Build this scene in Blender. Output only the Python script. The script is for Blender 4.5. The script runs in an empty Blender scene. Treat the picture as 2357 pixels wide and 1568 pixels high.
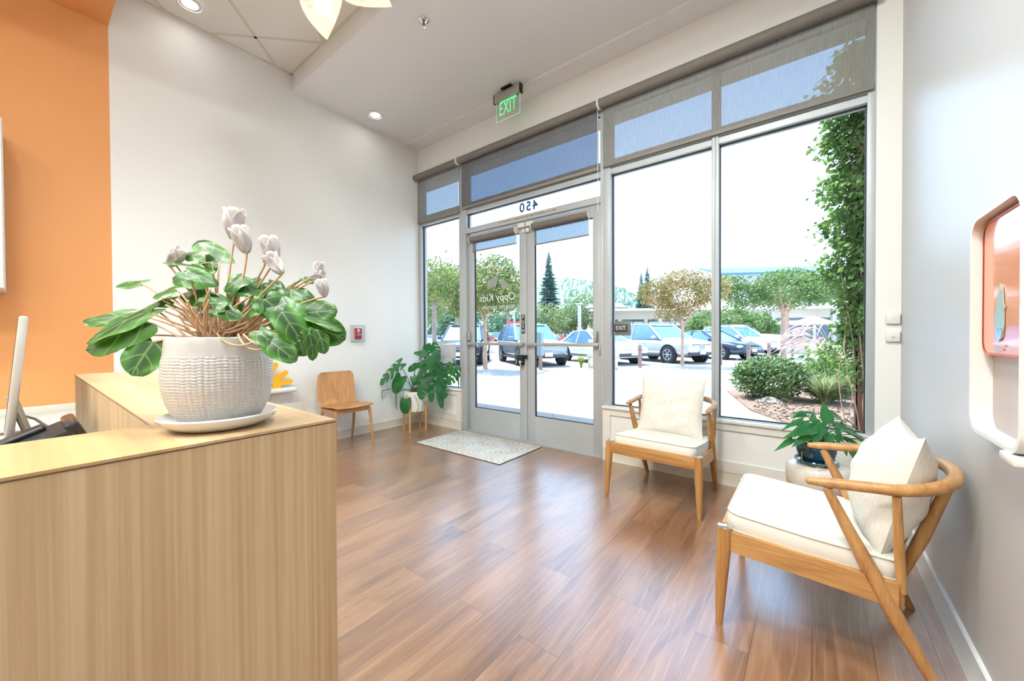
import bpy, bmesh, math, random
from mathutils import Vector, Matrix, Euler, Quaternion
random.seed(7)
SC = bpy.context.scene
COL = SC.collection
PI = math.pi
def R(d): return math.radians(d)
V = Vector
# ---------------------------------------------------------------- camera
F_PX, CX, CY, EYE = 885.97, 1178.5, 784.0, 1.2
_yaw, _pit, _rol = R(37.9946), R(-0.6715), R(-0.2780)
_fw = V((-math.sin(_yaw), math.cos(_yaw), 0)); _rt = V((math.cos(_yaw), math.sin(_yaw), 0)); _up = V((0, 0, 1))
FWD = _fw*math.cos(_pit)+_up*math.sin(_pit); _u2 = _up*math.cos(_pit)-_fw*math.sin(_pit)
RGT = _rt*math.cos(_rol)+_u2*math.sin(_rol); UPV = _u2*math.cos(_rol)-_rt*math.sin(_rol)
CAM = V((0, 0, EYE))
def ray(px, py): return RGT*((px-CX)/F_PX)-UPV*((py-CY)/F_PX)+FWD
def GP(px, py, z=0.0):
    d = ray(px, py); return CAM+d*((z-EYE)/d.z)
def YP(px, py, y):
    d = ray(px, py); return CAM+d*(y/d.y)
def XP(px, py, x):
    d = ray(px, py); return CAM+d*(x/d.x)
def DP(px, py, dep): return CAM+ray(px, py)*dep
cd = bpy.data.cameras.new('camera'); cam = bpy.data.objects.new('camera', cd); COL.objects.link(cam)
cam.matrix_world = Matrix.Translation(CAM) @ Matrix((RGT, UPV, -FWD)).transposed().to_4x4()
cd.sensor_width = 36.0; cd.lens = 36.0*F_PX/2357.0; cd.clip_start = .02; cd.clip_end = 2000
SC.camera = cam
SC.view_settings.view_transform = 'Standard'; SC.view_settings.look = 'None'
SC.view_settings.gamma = 1.0; SC.view_settings.use_curve_mapping = False
SC.view_settings.exposure = 0.1
try:
    cy = SC.cycles
    cy.max_bounces = 6; cy.diffuse_bounces = 3; cy.adaptive_threshold = .1; cy.glossy_bounces = 2; cy.transmission_bounces = 2
    cy.transparent_max_bounces = 12; cy.caustics_reflective = False; cy.caustics_refractive = False
    cy.sample_clamp_indirect = 4.0; cy.use_adaptive_sampling = True; cy.use_denoising = True
except Exception: pass
# ---------------------------------------------------------------- tags
def tag(o, label=None, cat=None, group=None, kind=None):
    if label: o['label'] = label
    if cat: o['category'] = cat
    if group: o['group'] = group
    if kind: o['kind'] = kind
    return o
def thing(name, label, cat, loc=(0, 0, 0), rz=0.0, group=None):
    o = bpy.data.objects.new(name, None); COL.objects.link(o); o.empty_display_size = .1
    o.location = loc; o.rotation_euler = (0, 0, rz)
    return tag(o, label, cat, group)
def copy_tree(o, parent=None):
    c = o.copy(); COL.objects.link(c)
    if parent is not None: c.parent = parent
    for ch in list(o.children): copy_tree(ch, c)
    return c
# ---------------------------------------------------------------- mesh builder
class MB:
    def __init__(s): s.v = []; s.f = []; s.uv = []; s.hasuv = False
    def add(s, vs, fs, M=None, uv=None):
        b = len(s.v)
        s.v += [tuple(M @ V(p)) for p in vs] if M is not None else [tuple(p) for p in vs]
        s.f += [tuple(i+b for i in f) for f in fs]
        if uv is not None: s.hasuv = True; s.uv += uv
        else: s.uv += [(0.0, 0.0)]*len(vs)
        return s
    def box(s, lo, hi, bev=0.0, seg=2, M=None):
        (x0, y0, z0), (x1, y1, z1) = lo, hi
        vs = [(x0,y0,z0),(x1,y0,z0),(x1,y1,z0),(x0,y1,z0),(x0,y0,z1),(x1,y0,z1),(x1,y1,z1),(x0,y1,z1)]
        fs = [(3,2,1,0),(4,5,6,7),(0,1,5,4),(1,2,6,5),(2,3,7,6),(3,0,4,7)]
        if bev <= 0: return s.add(vs, fs, M)
        bm = bmesh.new(); bv = [bm.verts.new(p) for p in vs]
        for f in fs: bm.faces.new([bv[i] for i in f])
        bmesh.ops.bevel(bm, geom=list(bm.edges), offset=bev, segments=seg, affect='EDGES', profile=.5)
        bm.verts.index_update()
        s.add([v.co.copy() for v in bm.verts], [[v.index for v in f.verts] for f in bm.faces], M); bm.free(); return s
    def cbox(s, c, size, bev=0.0, M=None, seg=2):
        h = [a/2 for a in size]
        return s.box([c[i]-h[i] for i in range(3)], [c[i]+h[i] for i in range(3)], bev, seg, M)
    def tube(s, pts, rad, n=10, closed=False, caps=True, flat=1.0, M=None):
        pts = [V(p) for p in pts]; m = len(pts)
        if not hasattr(rad, '__len__'): rad = [rad]*m
        tan = []
        for i in range(m):
            a = pts[(i-1) % m] if (closed or i > 0) else pts[i]; b = pts[(i+1) % m] if (closed or i < m-1) else pts[i]
            t = (b-a); tan.append(t.normalized() if t.length > 1e-9 else V((0, 0, 1)))
        ref = V((0, 0, 1)) if abs(tan[0].z) < .9 else V((1, 0, 0))
        nx = tan[0].cross(ref).normalized(); vs = []; fs = []
        for i in range(m):
            nx = (nx-tan[i]*nx.dot(tan[i]));
            nx = nx.normalized() if nx.length > 1e-6 else tan[i].orthogonal().normalized()
            ny = tan[i].cross(nx)
            for k in range(n):
                a = 2*PI*k/n; vs.append(pts[i]+nx*math.cos(a)*rad[i]+ny*math.sin(a)*rad[i]*flat)
        for i in range(m if closed else m-1):
            j = (i+1) % m
            for k in range(n):
                k2 = (k+1) % n; fs.append((i*n+k, i*n+k2, j*n+k2, j*n+k))
        if caps and not closed:
            fs.append(tuple(range(n-1, -1, -1))); fs.append(tuple((m-1)*n+k for k in range(n)))
        return s.add(vs, fs, M)
    def lathe(s, prof, n=32, c=(0, 0, 0), M=None, sx=1.0, sy=1.0):
        vs = []; fs = []; m = len(prof)
        for (r, z) in prof:
            for k in range(n):
                a = 2*PI*k/n; vs.append((c[0]+r*math.cos(a)*sx, c[1]+r*math.sin(a)*sy, c[2]+z))
        for i in range(m-1):
            for k in range(n):
                k2 = (k+1) % n; fs.append((i*n+k, i*n+k2, (i+1)*n+k2, (i+1)*n+k))
        if prof[0][0] > 1e-6: fs.append(tuple(range(n-1, -1, -1)))
        if prof[-1][0] > 1e-6: fs.append(tuple((m-1)*n+k for k in range(n)))
        return s.add(vs, fs, M)
    def prism(s, poly, h0, h1, M=None):
        n = len(poly); vs = [(x, y, h0) for x, y in poly]+[(x, y, h1) for x, y in poly]
        fs = [tuple(range(n-1, -1, -1)), tuple(range(n, 2*n))]+[(i, (i+1) % n, n+(i+1) % n, n+i) for i in range(n)]
        return s.add(vs, fs, M)
    def grid(s, fn, nu, nv, M=None, keep=None, cu=False):
        vs = []; uv = []; fs = []
        for i in range(nu+1):
            for j in range(nv+1):
                u, w = i/nu, j/nv; vs.append(fn(u, w)); uv.append((u, w))
        for i in range(nu):
            for j in range(nv):
                if keep and not keep((i+.5)/nu, (j+.5)/nv): continue
                fs.append((i*(nv+1)+j, (i+1)*(nv+1)+j, (i+1)*(nv+1)+j+1, i*(nv+1)+j+1))
        return s.add(vs, fs, M, uv)
    def ball(s, c, r, nu=12, nv=8, sc=(1, 1, 1), M=None):
        prof = [(max(1e-7, math.sin(PI*i/nv))*r, -math.cos(PI*i/nv)*r) for i in range(nv+1)]
        T = Matrix.Translation(c) @ Matrix.Diagonal((*sc, 1))
        return s.lathe(prof, nu, M=(M @ T) if M is not None else T)
    def build(s, name, mat=None, parent=None, ang=35, loc=None, flat=False, weld=False):
        me = bpy.data.meshes.new(name); me.from_pydata(s.v, [], s.f); me.update()
        if s.hasuv:
            l = me.uv_layers.new(name='UVMap'); idx = [0]*len(me.loops); me.loops.foreach_get('vertex_index', idx)
            flatuv = []
            for i in idx: flatuv += s.uv[i]
            l.data.foreach_set('uv', flatuv)
        if mat is not None: me.materials.append(mat)
        if not flat:
            me.shade_smooth()
            if ang < 179: me.set_sharp_from_angle(angle=R(ang))
        o = bpy.data.objects.new(name, me); COL.objects.link(o)
        if parent is not None: o.parent = parent
        if loc is not None: o.location = loc
        return o
def fixnormals(o):
    bm = bmesh.new(); bm.from_mesh(o.data); bmesh.ops.recalc_face_normals(bm, faces=bm.faces); bm.to_mesh(o.data); bm.free(); return o
def subsurf(o, lv=2):
    m = o.modifiers.new('sub', 'SUBSURF'); m.levels = lv; m.render_levels = lv; return o
def solid(o, t, off=0):
    m = o.modifiers.new('sol', 'SOLIDIFY'); m.thickness = t; m.offset = off; return o
def text_mesh(name, txt, size, M, mat, parent=None, mirror=False, ext=.0006, align='CENTER', sx=1.0, space=1.0, shear=0.0, bold=0.0):
    cu = bpy.data.curves.new(name, 'FONT'); cu.body = txt; cu.size = size; cu.align_x = align; cu.align_y = 'CENTER'
    cu.extrude = ext; cu.offset = bold; cu.space_character = space; cu.shear = shear; cu.resolution_u = 4
    t = bpy.data.objects.new('tmp', cu); COL.objects.link(t)
    dg = bpy.context.evaluated_depsgraph_get(); me = bpy.data.meshes.new_from_object(t.evaluated_get(dg))
    bpy.data.objects.remove(t); bpy.data.curves.remove(cu)
    me.transform(M @ Matrix.Diagonal(((-sx if mirror else sx), 1, 1, 1)))
    me.materials.clear(); me.materials.append(mat); me.name = name
    o = bpy.data.objects.new(name, me); COL.objects.link(o)
    if parent is not None: o.parent = parent
    return o
# text planes: reads correctly seen from -Y (inside, looking out) / seen from +X side
def facing_room(x, y, z): return Matrix.Translation((x, y, z)) @ Matrix.Rotation(R(90), 4, 'X')
# ---------------------------------------------------------------- materials
def lin(c):
    o = []
    for a in c:
        a /= 255.0; o.append(a/12.92 if a <= .04045 else ((a+.055)/1.055)**2.4)
    return (*o, 1.0)
MT = {}
def newmat(name):
    m = bpy.data.materials.new(name); m.use_nodes = True; nt = m.node_tree
    b = nt.nodes['Principled BSDF']; MT[name] = m; return m, nt, b
def N(nt, t, **kw):
    n = nt.nodes.new(t)
    for k, v in kw.items():
        if k.startswith('i_'): n.inputs[k[2:].replace('_', ' ')].default_value = v
        else: setattr(n, k, v)
    return n
def L(nt, a, b): nt.links.new(a, b)
def coords(nt, scale=(1, 1, 1), rot=(0, 0, 0), kind='Object', loc=(0, 0, 0)):
    tc = N(nt, 'ShaderNodeTexCoord'); mp = N(nt, 'ShaderNodeMapping')
    mp.inputs['Scale'].default_value = scale; mp.inputs['Rotation'].default_value = rot; mp.inputs['Location'].default_value = loc
    L(nt, tc.outputs[kind], mp.inputs['Vector']); return mp.outputs['Vector']
def ramp(nt, fac, stops):
    r = N(nt, 'ShaderNodeValToRGB'); e = r.color_ramp.elements
    while len(e) > 1: e.remove(e[-1])
    for i, (p, c) in enumerate(stops):
        x = e[0] if i == 0 else e.new(p)
        x.position = p; x.color = c if len(c) == 4 else (*c, 1)
    L(nt, fac, r.inputs['Fac']); return r.outputs['Color']
def bump(nt, b, h, st=.2, dist=.01):
    n = N(nt, 'ShaderNodeBump'); n.inputs['Strength'].default_value = st; n.inputs['Distance'].default_value = dist
    L(nt, h, n.inputs['Height']); L(nt, n.outputs['Normal'], b.inputs['Normal'])
def mat(name, col, rough=.5, metal=0.0, spec=.5, coat=0.0, var=0.0, vs=8.0, bmp=0.0, bs=60.0, bd=.002, ior=None, sub=0):
    m, nt, b = newmat(name); c = lin(col)
    b.inputs['Base Color'].default_value = c; b.inputs['Roughness'].default_value = rough; b.inputs['Metallic'].default_value = metal
    b.inputs['Specular IOR Level'].default_value = spec; b.inputs['Coat Weight'].default_value = coat
    if ior: b.inputs['IOR'].default_value = ior
    if var > 0:
        n = N(nt, 'ShaderNodeTexNoise'); n.inputs['Scale'].default_value = vs; n.inputs['Detail'].default_value = 3
        L(nt, coords(nt), n.inputs['Vector'])
        c2 = tuple(max(0, a*(1-var)) for a in c[:3]); c3 = tuple(min(1, a*(1+var)) for a in c[:3])
        L(nt, ramp(nt, n.outputs['Fac'], [(.3, c2), (.7, c3)]), b.inputs['Base Color'])
    if bmp > 0:
        n = N(nt, 'ShaderNodeTexNoise'); n.inputs['Scale'].default_value = bs; n.inputs['Detail'].default_value = 2
        L(nt, coords(nt), n.inputs['Vector']); bump(nt, b, n.outputs['Fac'], bmp, bd)
    return m
def wood(name, cols, axis='Z', rough=.45, scale=1.0, streak=.5, spec=.4, across=14.0, along=1.1):
    m, nt, b = newmat(name); s = [across*scale]*3; s['XYZ'.index(axis)] = along*scale
    v = coords(nt, tuple(s))
    n1 = N(nt, 'ShaderNodeTexNoise'); n1.inputs['Scale'].default_value = 1.0; n1.inputs['Detail'].default_value = 5; n1.inputs['Roughness'].default_value = .62; n1.inputs['Distortion'].default_value = .6
    L(nt, v, n1.inputs['Vector'])
    v2 = coords(nt, tuple(a*6 if i != 'XYZ'.index(axis) else a*2.0 for i, a in enumerate(s)))
    n2 = N(nt, 'ShaderNodeTexNoise'); n2.inputs['Scale'].default_value = 1.0; n2.inputs['Detail'].default_value = 3
    L(nt, v2, n2.inputs['Vector'])
    mx = N(nt, 'ShaderNodeMath', operation='MULTIPLY_ADD'); mx.inputs[1].default_value = streak; L(nt, n2.outputs['Fac'], mx.inputs[0]); L(nt, n1.outputs['Fac'], mx.inputs[2])
    sb = N(nt, 'ShaderNodeMath', operation='SUBTRACT'); sb.inputs[1].default_value = streak*.5; L(nt, mx.outputs[0], sb.inputs[0])
    L(nt, ramp(nt, sb.outputs[0], [(.28, lin(cols[0])), (.5, lin(cols[1])), (.72, lin(cols[2]))]), b.inputs['Base Color'])
    b.inputs['Roughness'].default_value = rough; b.inputs['Specular IOR Level'].default_value = spec
    bump(nt, b, sb.outputs[0], .08, .002); return m
def emis(name, col, st):
    m, nt, b = newmat(name); c = lin(col)
    b.inputs['Base Color'].default_value = c; b.inputs['Emission Color'].default_value = c; b.inputs['Emission Strength'].default_value = st; return m
def glassmat(name, tint=(1, 1, 1), refl=1.0):
    m = bpy.data.materials.new(name); m.use_nodes = True; nt = m.node_tree; nt.nodes.clear()
    out = N(nt, 'ShaderNodeOutputMaterial'); t = N(nt, 'ShaderNodeBsdfTransparent'); g = N(nt, 'ShaderNodeBsdfGlossy'); mx = N(nt, 'ShaderNodeMixShader')
    t.inputs['Color'].default_value = (*tint, 1); g.inputs['Roughness'].default_value = .01
    fr = N(nt, 'ShaderNodeFresnel'); n_ = 1.0+.22*refl; ge = N(nt, 'ShaderNodeNewGeometry'); mi = N(nt, 'ShaderNodeMapRange')   # thin sheet: same reflectance from both faces
    mi.inputs['To Min'].default_value = n_; mi.inputs['To Max'].default_value = 1/n_; L(nt, ge.outputs['Backfacing'], mi.inputs['Value']); L(nt, mi.outputs[0], fr.inputs['IOR'])
    L(nt, fr.outputs[0], mx.inputs['Fac']); L(nt, t.outputs[0], mx.inputs[1]); L(nt, g.outputs[0], mx.inputs[2]); L(nt, mx.outputs[0], out.inputs['Surface'])
    MT[name] = m; return m
def leafmat(name, top, under, vein=None, dark=None, trans=.25, rough=.38, veins=True, tcol=None, vk=.7):
    m, nt, b = newmat(name); out = nt.nodes['Material Output']
    geo = N(nt, 'ShaderNodeNewGeometry'); base = lin(top)
    rnd = N(nt, 'ShaderNodeTexNoise'); rnd.inputs['Scale'].default_value = 26; rnd.inputs['Detail'].default_value = 2
    L(nt, coords(nt), rnd.inputs['Vector'])
    colr = ramp(nt, rnd.outputs['Fac'], [(.35, tuple(a*.75 for a in base[:3])), (.65, tuple(min(1, a*1.3) for a in base[:3]))])
    if veins:
        uv = N(nt, 'ShaderNodeUVMap'); sp = N(nt, 'ShaderNodeSeparateXYZ'); L(nt, uv.outputs[0], sp.inputs[0])
        ab = N(nt, 'ShaderNodeMath', operation='SUBTRACT'); ab.inputs[1].default_value = .5; L(nt, sp.outputs['Y'], ab.inputs[0])
        a2 = N(nt, 'ShaderNodeMath', operation='ABSOLUTE'); L(nt, ab.outputs[0], a2.inputs[0])       # 0 midrib .. .5 edge
        # slanted side veins: fract((u - 0.9*|v|)*5)
        ma = N(nt, 'ShaderNodeMath', operation='MULTIPLY_ADD'); ma.inputs[1].default_value = -.8; L(nt, a2.outputs[0], ma.inputs[0]); L(nt, sp.outputs['X'], ma.inputs[2])
        mu = N(nt, 'ShaderNodeMath', operation='MULTIPLY'); mu.inputs[1].default_value = 2.7; L(nt, ma.outputs[0], mu.inputs[0])
        pp = N(nt, 'ShaderNodeMath', operation='PINGPONG'); pp.inputs[1].default_value = .5; L(nt, mu.outputs[0], pp.inputs[0])
        mn = N(nt, 'ShaderNodeMath', operation='MINIMUM'); m3 = N(nt, 'ShaderNodeMath', operation='MULTIPLY'); m3.inputs[1].default_value = 1.9
        L(nt, a2.outputs[0], m3.inputs[0]); L(nt, pp.outputs[0], mn.inputs[0]); L(nt, m3.outputs[0], mn.inputs[1])
        fac = ramp(nt, mn.outputs[0], [(.0, (vk, vk, vk)), (.03, (vk*.7,)*3), (.085, (0, 0, 0))])
        if dark:
            ed = ramp(nt, a2.outputs[0], [(.18, (1, 1, 1)), (.36, (0, 0, 0))])
            mxd = N(nt, 'ShaderNodeMixRGB'); mxd.inputs['Color2'].default_value = lin(dark); L(nt, ed, mxd.inputs['Fac']); L(nt, colr, mxd.inputs['Color1']); colr = mxd.outputs[0]
        mxv = N(nt, 'ShaderNodeMixRGB'); mxv.inputs['Color2'].default_value = lin(vein or top); L(nt, fac, mxv.inputs['Fac']); L(nt, colr, mxv.inputs['Color1']); colr = mxv.outputs[0]
    mxb = N(nt, 'ShaderNodeMixRGB'); mxb.inputs['Color2'].default_value = lin(under); L(nt, geo.outputs['Backfacing'], mxb.inputs['Fac']); L(nt, colr, mxb.inputs['Color1'])
    L(nt, mxb.outputs[0], b.inputs['Base Color']); b.inputs['Roughness'].default_value = rough
    tr = N(nt, 'ShaderNodeBsdfTranslucent'); tr.inputs['Color'].default_value = lin(tcol or under)
    mx = N(nt, 'ShaderNodeMixShader'); mx.inputs['Fac'].default_value = trans
    L(nt, b.outputs[0], mx.inputs[1]); L(nt, tr.outputs[0], mx.inputs[2]); L(nt, mx.outputs[0], out.inputs['Surface']); return m
def treemat(name, cols, trans=.3, scale=1.3):
    m, nt, b = newmat(name); out = nt.nodes['Material Output']
    n = N(nt, 'ShaderNodeTexNoise'); n.inputs['Scale'].default_value = scale; n.inputs['Detail'].default_value = 6; n.inputs['Roughness'].default_value = .8
    L(nt, coords(nt), n.inputs['Vector'])
    k = len(cols); c = ramp(nt, n.outputs['Fac'], [(.3+.4*i/(k-1), lin(x)) for i, x in enumerate(cols)])
    gm = N(nt, 'ShaderNodeMixRGB', blend_type='MULTIPLY'); gm.inputs['Fac'].default_value = 1; gm.inputs['Color2'].default_value = (.66, .66, .66, 1); L(nt, c, gm.inputs['Color1']); c = gm.outputs[0]
    L(nt, c, b.inputs['Base Color']); b.inputs['Roughness'].default_value = .6
    tr = N(nt, 'ShaderNodeBsdfTranslucent'); L(nt, c, tr.inputs['Color'])
    mx = N(nt, 'ShaderNodeMixShader'); mx.inputs['Fac'].default_value = trans
    L(nt, b.outputs[0], mx.inputs[1]); L(nt, tr.outputs[0], mx.inputs[2]); L(nt, mx.outputs[0], out.inputs['Surface']); return m
def fabric_shade(name, col, T):
    m = bpy.data.materials.new(name); m.use_nodes = True; nt = m.node_tree; nt.nodes.clear()
    out = N(nt, 'ShaderNodeOutputMaterial'); t = N(nt, 'ShaderNodeBsdfTransparent'); d = N(nt, 'ShaderNodeBsdfDiffuse'); ad = N(nt, 'ShaderNodeAddShader')
    t.inputs['Color'].default_value = (*[a**.5 for a in T], 1); c = lin(col)
    w = N(nt, 'ShaderNodeTexNoise'); w.inputs['Scale'].default_value = 1.0; w.inputs['Detail'].default_value = 3
    L(nt, coords(nt, (180, 1, 9)), w.inputs['Vector'])
    L(nt, ramp(nt, w.outputs['Fac'], [(.3, tuple(a*.85 for a in c[:3])), (.7, tuple(a*1.12 for a in c[:3]))]), d.inputs['Color'])
    L(nt, t.outputs[0], ad.inputs[0]); L(nt, d.outputs[0], ad.inputs[1]); L(nt, ad.outputs[0], out.inputs['Surface']); MT[name] = m; return m

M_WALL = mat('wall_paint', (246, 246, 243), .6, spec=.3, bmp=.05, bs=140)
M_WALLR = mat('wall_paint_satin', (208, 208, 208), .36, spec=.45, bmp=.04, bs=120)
M_CEIL = mat('ceiling_paint', (246, 246, 246), .8, spec=.2, bmp=.04, bs=120)
M_TILE = mat('ceiling_tile', (244, 243, 236), .85, spec=.2, bmp=.08, bs=200)
M_TBAR = mat('ceiling_grid_metal', (222, 218, 204), .5)
M_ORANGE = mat('orange_paint', (224, 156, 98), .55, spec=.3, bmp=.05, bs=140)
M_BASE = mat('baseboard_vinyl', (222, 214, 200), .45)
M_BASEW = mat('baseboard_gloss', (228, 232, 232), .25)
M_TRIMW = mat('white_trim_paint', (236, 232, 226), .4)
M_ALU = mat('anodised_aluminium', (184, 190, 194), .42, .15, var=.04, vs=3)
M_ALUD = mat('brushed_aluminium', (176, 175, 173), .35, .5)
M_GASK = mat('black_gasket', (36, 40, 44), .6)
M_GLASS = glassmat('window_glass', (.955, .99, 1.0), .9)
M_CLEAR = glassmat('clear_acrylic', (.96, .98, .98), 1.0)
M_CHROME = mat('chrome', (225, 225, 228), .12, 1.0)
M_BLACK = mat('black_plastic', (22, 23, 26), .4)
M_WHITE = mat('white_plastic', (238, 237, 233), .35)
M_DECALW = mat('white_decal', (236, 244, 244), .6)
M_DECALB = mat('blue_decal', (46, 86, 124), .6)
M_INK = mat('black_lettering', (50, 48, 48), .6)
M_GREYD = mat('grey_decal', (150, 158, 152), .6)
# ---- leaf generator: base point, tip direction, face normal
def leaf(mb, p, tip, nrm, Ln, W, lobe=.22, fold=.15, curl=.2, droop=.0, nu=14, nv=10, pts=.0, keep=None, wav=0.0, ph=0.0, kind='heart', M=None):
    tip = V(tip).normalized(); nrm = V(nrm); nrm = (nrm-tip*nrm.dot(tip))
    nrm = nrm.normalized() if nrm.length > 1e-5 else tip.orthogonal().normalized(); sd = nrm.cross(tip)
    p = V(p)
    def fn(u, w):
        s = (w-.5)*2
        if kind == 'heart' and pts > 0: hw = W*.5*(max(0, 1-u)**(.62+pts*.35))*(1.0-.30*(1-u)**6)*1.16*(1-.18*(1-u)**3)
        elif kind == 'heart':
            q = (u-.40)/.60 if u > .40 else (.40-u)/.72
            hw = W*.5*math.sqrt(max(0, 1-abs(q)**(1.75 if u > .4 else 2.2)))
        else: hw = W*.5*math.sin(PI*min(1, u**.8))**.9+.0005
        hw = max(hw, .0004); x = s*hw
        y = Ln*(u-lobe*(1-u)**2.2*(1-(1-abs(s))**1.6)) if kind == 'heart' else Ln*u
        if kind == 'heart': y += Ln*.16*(1-u)**3*(abs(s)**2)*0 + lobe*Ln*.35*((1-u)**4)*(abs(s) ** 6)
        z = -fold*abs(x)*0 + fold*hw*(abs(s)**1.5) - curl*Ln*u*u - droop*W*.5*(s*s)*(hw/(W*.5+1e-6))
        z += wav*W*math.sin(9*u+ph+4*abs(s))*abs(s)**2
        return p+tip*y+sd*x+nrm*z
    mb.grid(fn, nu, nv, keep=keep, M=M)
# ================================================================ ROOM
XL, XR, YF, ZC, ZT, YS, YB = -4.39, .446, 3.478, 3.82, 4.0, 1.825, -3.2
def struct(name, mb, m, parent=None, **kw):
    o = mb.build(name, m, parent, **kw)
    if parent is None: o['kind'] = 'structure'
    return o
# floor planks run towards the windows
def floor_mat():
    m, nt, b = newmat('wood_plank_floor')
    v = coords(nt, (1, 1, 1), (0, 0, R(90)))
    br = N(nt, 'ShaderNodeTexBrick'); br.offset = .37; br.offset_frequency = 2; br.squash = 1.0
    for k, val in (('Scale', 1.0), ('Mortar Size', .0011), ('Mortar Smooth', .0), ('Bias', .0), ('Brick Width', 1.22), ('Row Height', .185)): br.inputs[k].default_value = val
    br.inputs['Color1'].default_value = (.0, .0, .0, 1); br.inputs['Color2'].default_value = (1, 1, 1, 1); br.inputs['Mortar'].default_value = (.5, .5, .5, 1)
    L(nt, v, br.inputs['Vector'])
    # shift grain per plank
    sc = N(nt, 'ShaderNodeVectorMath', operation='SCALE'); sc.inputs['Scale'].default_value = 9.0; L(nt, br.outputs['Color'], sc.inputs[0])
    ad = N(nt, 'ShaderNodeVectorMath', operation='ADD'); L(nt, coords(nt, (7.0, 1.3, 7.0)), ad.inputs[0]); L(nt, sc.outputs[0], ad.inputs[1])
    n = N(nt, 'ShaderNodeTexNoise'); n.inputs['Scale'].default_value = 1.0; n.inputs['Detail'].default_value = 6; n.inputs['Roughness'].default_value = .62; n.inputs['Distortion'].default_value = 1.1
    L(nt, ad.outputs[0], n.inputs['Vector'])
    n2 = N(nt, 'ShaderNodeTexNoise'); n2.inputs['Scale'].default_value = 1.0; n2.inputs['Detail'].default_value = 3
    L(nt, coords(nt, (95, 3.2, 95)), n2.inputs['Vector'])
    # cathedral grain: thin light lines
    wv = N(nt, 'ShaderNodeTexWave'); wv.wave_type = 'BANDS'; wv.bands_direction = 'X'; wv.inputs['Scale'].default_value = 1.6; wv.inputs['Distortion'].default_value = 9.0; wv.inputs['Detail'].default_value = 2.5; wv.inputs['Detail Scale'].default_value = 1.2
    ad2 = N(nt, 'ShaderNodeVectorMath', operation='ADD'); L(nt, coords(nt, (5.0, .7, 5.0)), ad2.inputs[0]); L(nt, sc.outputs[0], ad2.inputs[1]); L(nt, ad2.outputs[0], wv.inputs['Vector'])
    wl = ramp(nt, wv.outputs['Fac'], [(.9, (0, 0, 0)), (.99, (1, 1, 1))])
    mm = N(nt, 'ShaderNodeMath', operation='MULTIPLY_ADD'); mm.inputs[1].default_value = .26; L(nt, n2.outputs['Fac'], mm.inputs[0]); L(nt, n.outputs['Fac'], mm.inputs[2])
    sb = N(nt, 'ShaderNodeMath', operation='SUBTRACT'); sb.inputs[1].default_value = .13; L(nt, mm.outputs[0], sb.inputs[0])
    c = ramp(nt, sb.outputs[0], [(.26, lin((106, 72, 48))), (.45, lin((142, 100, 68))), (.6, lin((162, 118, 82))), (.78, lin((184, 144, 108)))])
    # plank-to-plank tone
    hs = N(nt, 'ShaderNodeHueSaturation'); mr = N(nt, 'ShaderNodeMapRange'); mr.inputs['To Min'].default_value = .86; mr.inputs['To Max'].default_value = 1.12
    L(nt, br.outputs['Color'], mr.inputs['Value']); L(nt, mr.outputs[0], hs.inputs['Value']); L(nt, c, hs.inputs['Color'])
    mg = N(nt, 'ShaderNodeMixRGB'); mg.inputs['Color2'].default_value = lin((196, 166, 142)); mf = N(nt, 'ShaderNodeMath', operation='MULTIPLY'); mf.inputs[1].default_value = .22
    L(nt, wl, mf.inputs[0]); L(nt, mf.outputs[0], mg.inputs['Fac']); L(nt, hs.outputs[0], mg.inputs['Color1'])
    mj = N(nt, 'ShaderNodeMixRGB'); mj.inputs['Color2'].default_value = lin((80, 60, 46)); L(nt, br.outputs['Fac'], mj.inputs['Fac']); L(nt, mg.outputs[0], mj.inputs['Color1'])
    L(nt, mj.outputs[0], b.inputs['Base Color'])
    rr = N(nt, 'ShaderNodeMapRange'); rr.inputs['To Min'].default_value = .3; rr.inputs['To Max'].default_value = .42; L(nt, sb.outputs[0], rr.inputs['Value']); L(nt, rr.outputs[0], b.inputs['Roughness'])
    b.inputs['Specular IOR Level'].default_value = .4
    b.inputs['Coat Weight'].default_value = 1.0; b.inputs['Coat Roughness'].default_value = .28; b.inputs['Coat IOR'].default_value = 2.5
    bump(nt, b, sb.outputs[0], .05, .002)
    return m
M_FLOOR = floor_mat()
struct('floor', MB().box((XL-.2, YB-.1, -.08), (XR+.2, YF+.16, 0)), M_FLOOR)
struct('wall_left', MB().box((XL-.12, .462, 0), (XL, YF+.16, ZT+.1)), M_WALL)
struct('wall_left_orange', MB().box((XL-.12, YB, 0), (XL, .462, ZT+.1)), M_ORANGE)
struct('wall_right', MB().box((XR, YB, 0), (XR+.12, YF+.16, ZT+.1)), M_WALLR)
struct('wall_back', MB().box((XL, YB-.12, 0), (XR, YB, ZT+.1)), M_WALL)
# window wall: header, low walls, end pier
struct('wall_front', MB().box((XL, YF, 3.40), (XR, YF+.16, ZT+.1)).box((XL, YF, 0), (-3.545, YF+.16, .5)).box((-1.60, YF, 0), (XR, YF+.16, .5)).box((.325, YF, .5), (XR, YF+.16, 3.40)), M_WALL)
struct('ceiling', MB().box((XL, YS, ZC), (XR, YF, ZC+.3)).box((XL, 3.26, ZC-.022), (XR, YF, ZC)), M_CEIL)
struct('ceiling_tile_field', MB().box((XL, YB, ZT), (XR, YS, ZT+.06)), M_TILE)
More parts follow.
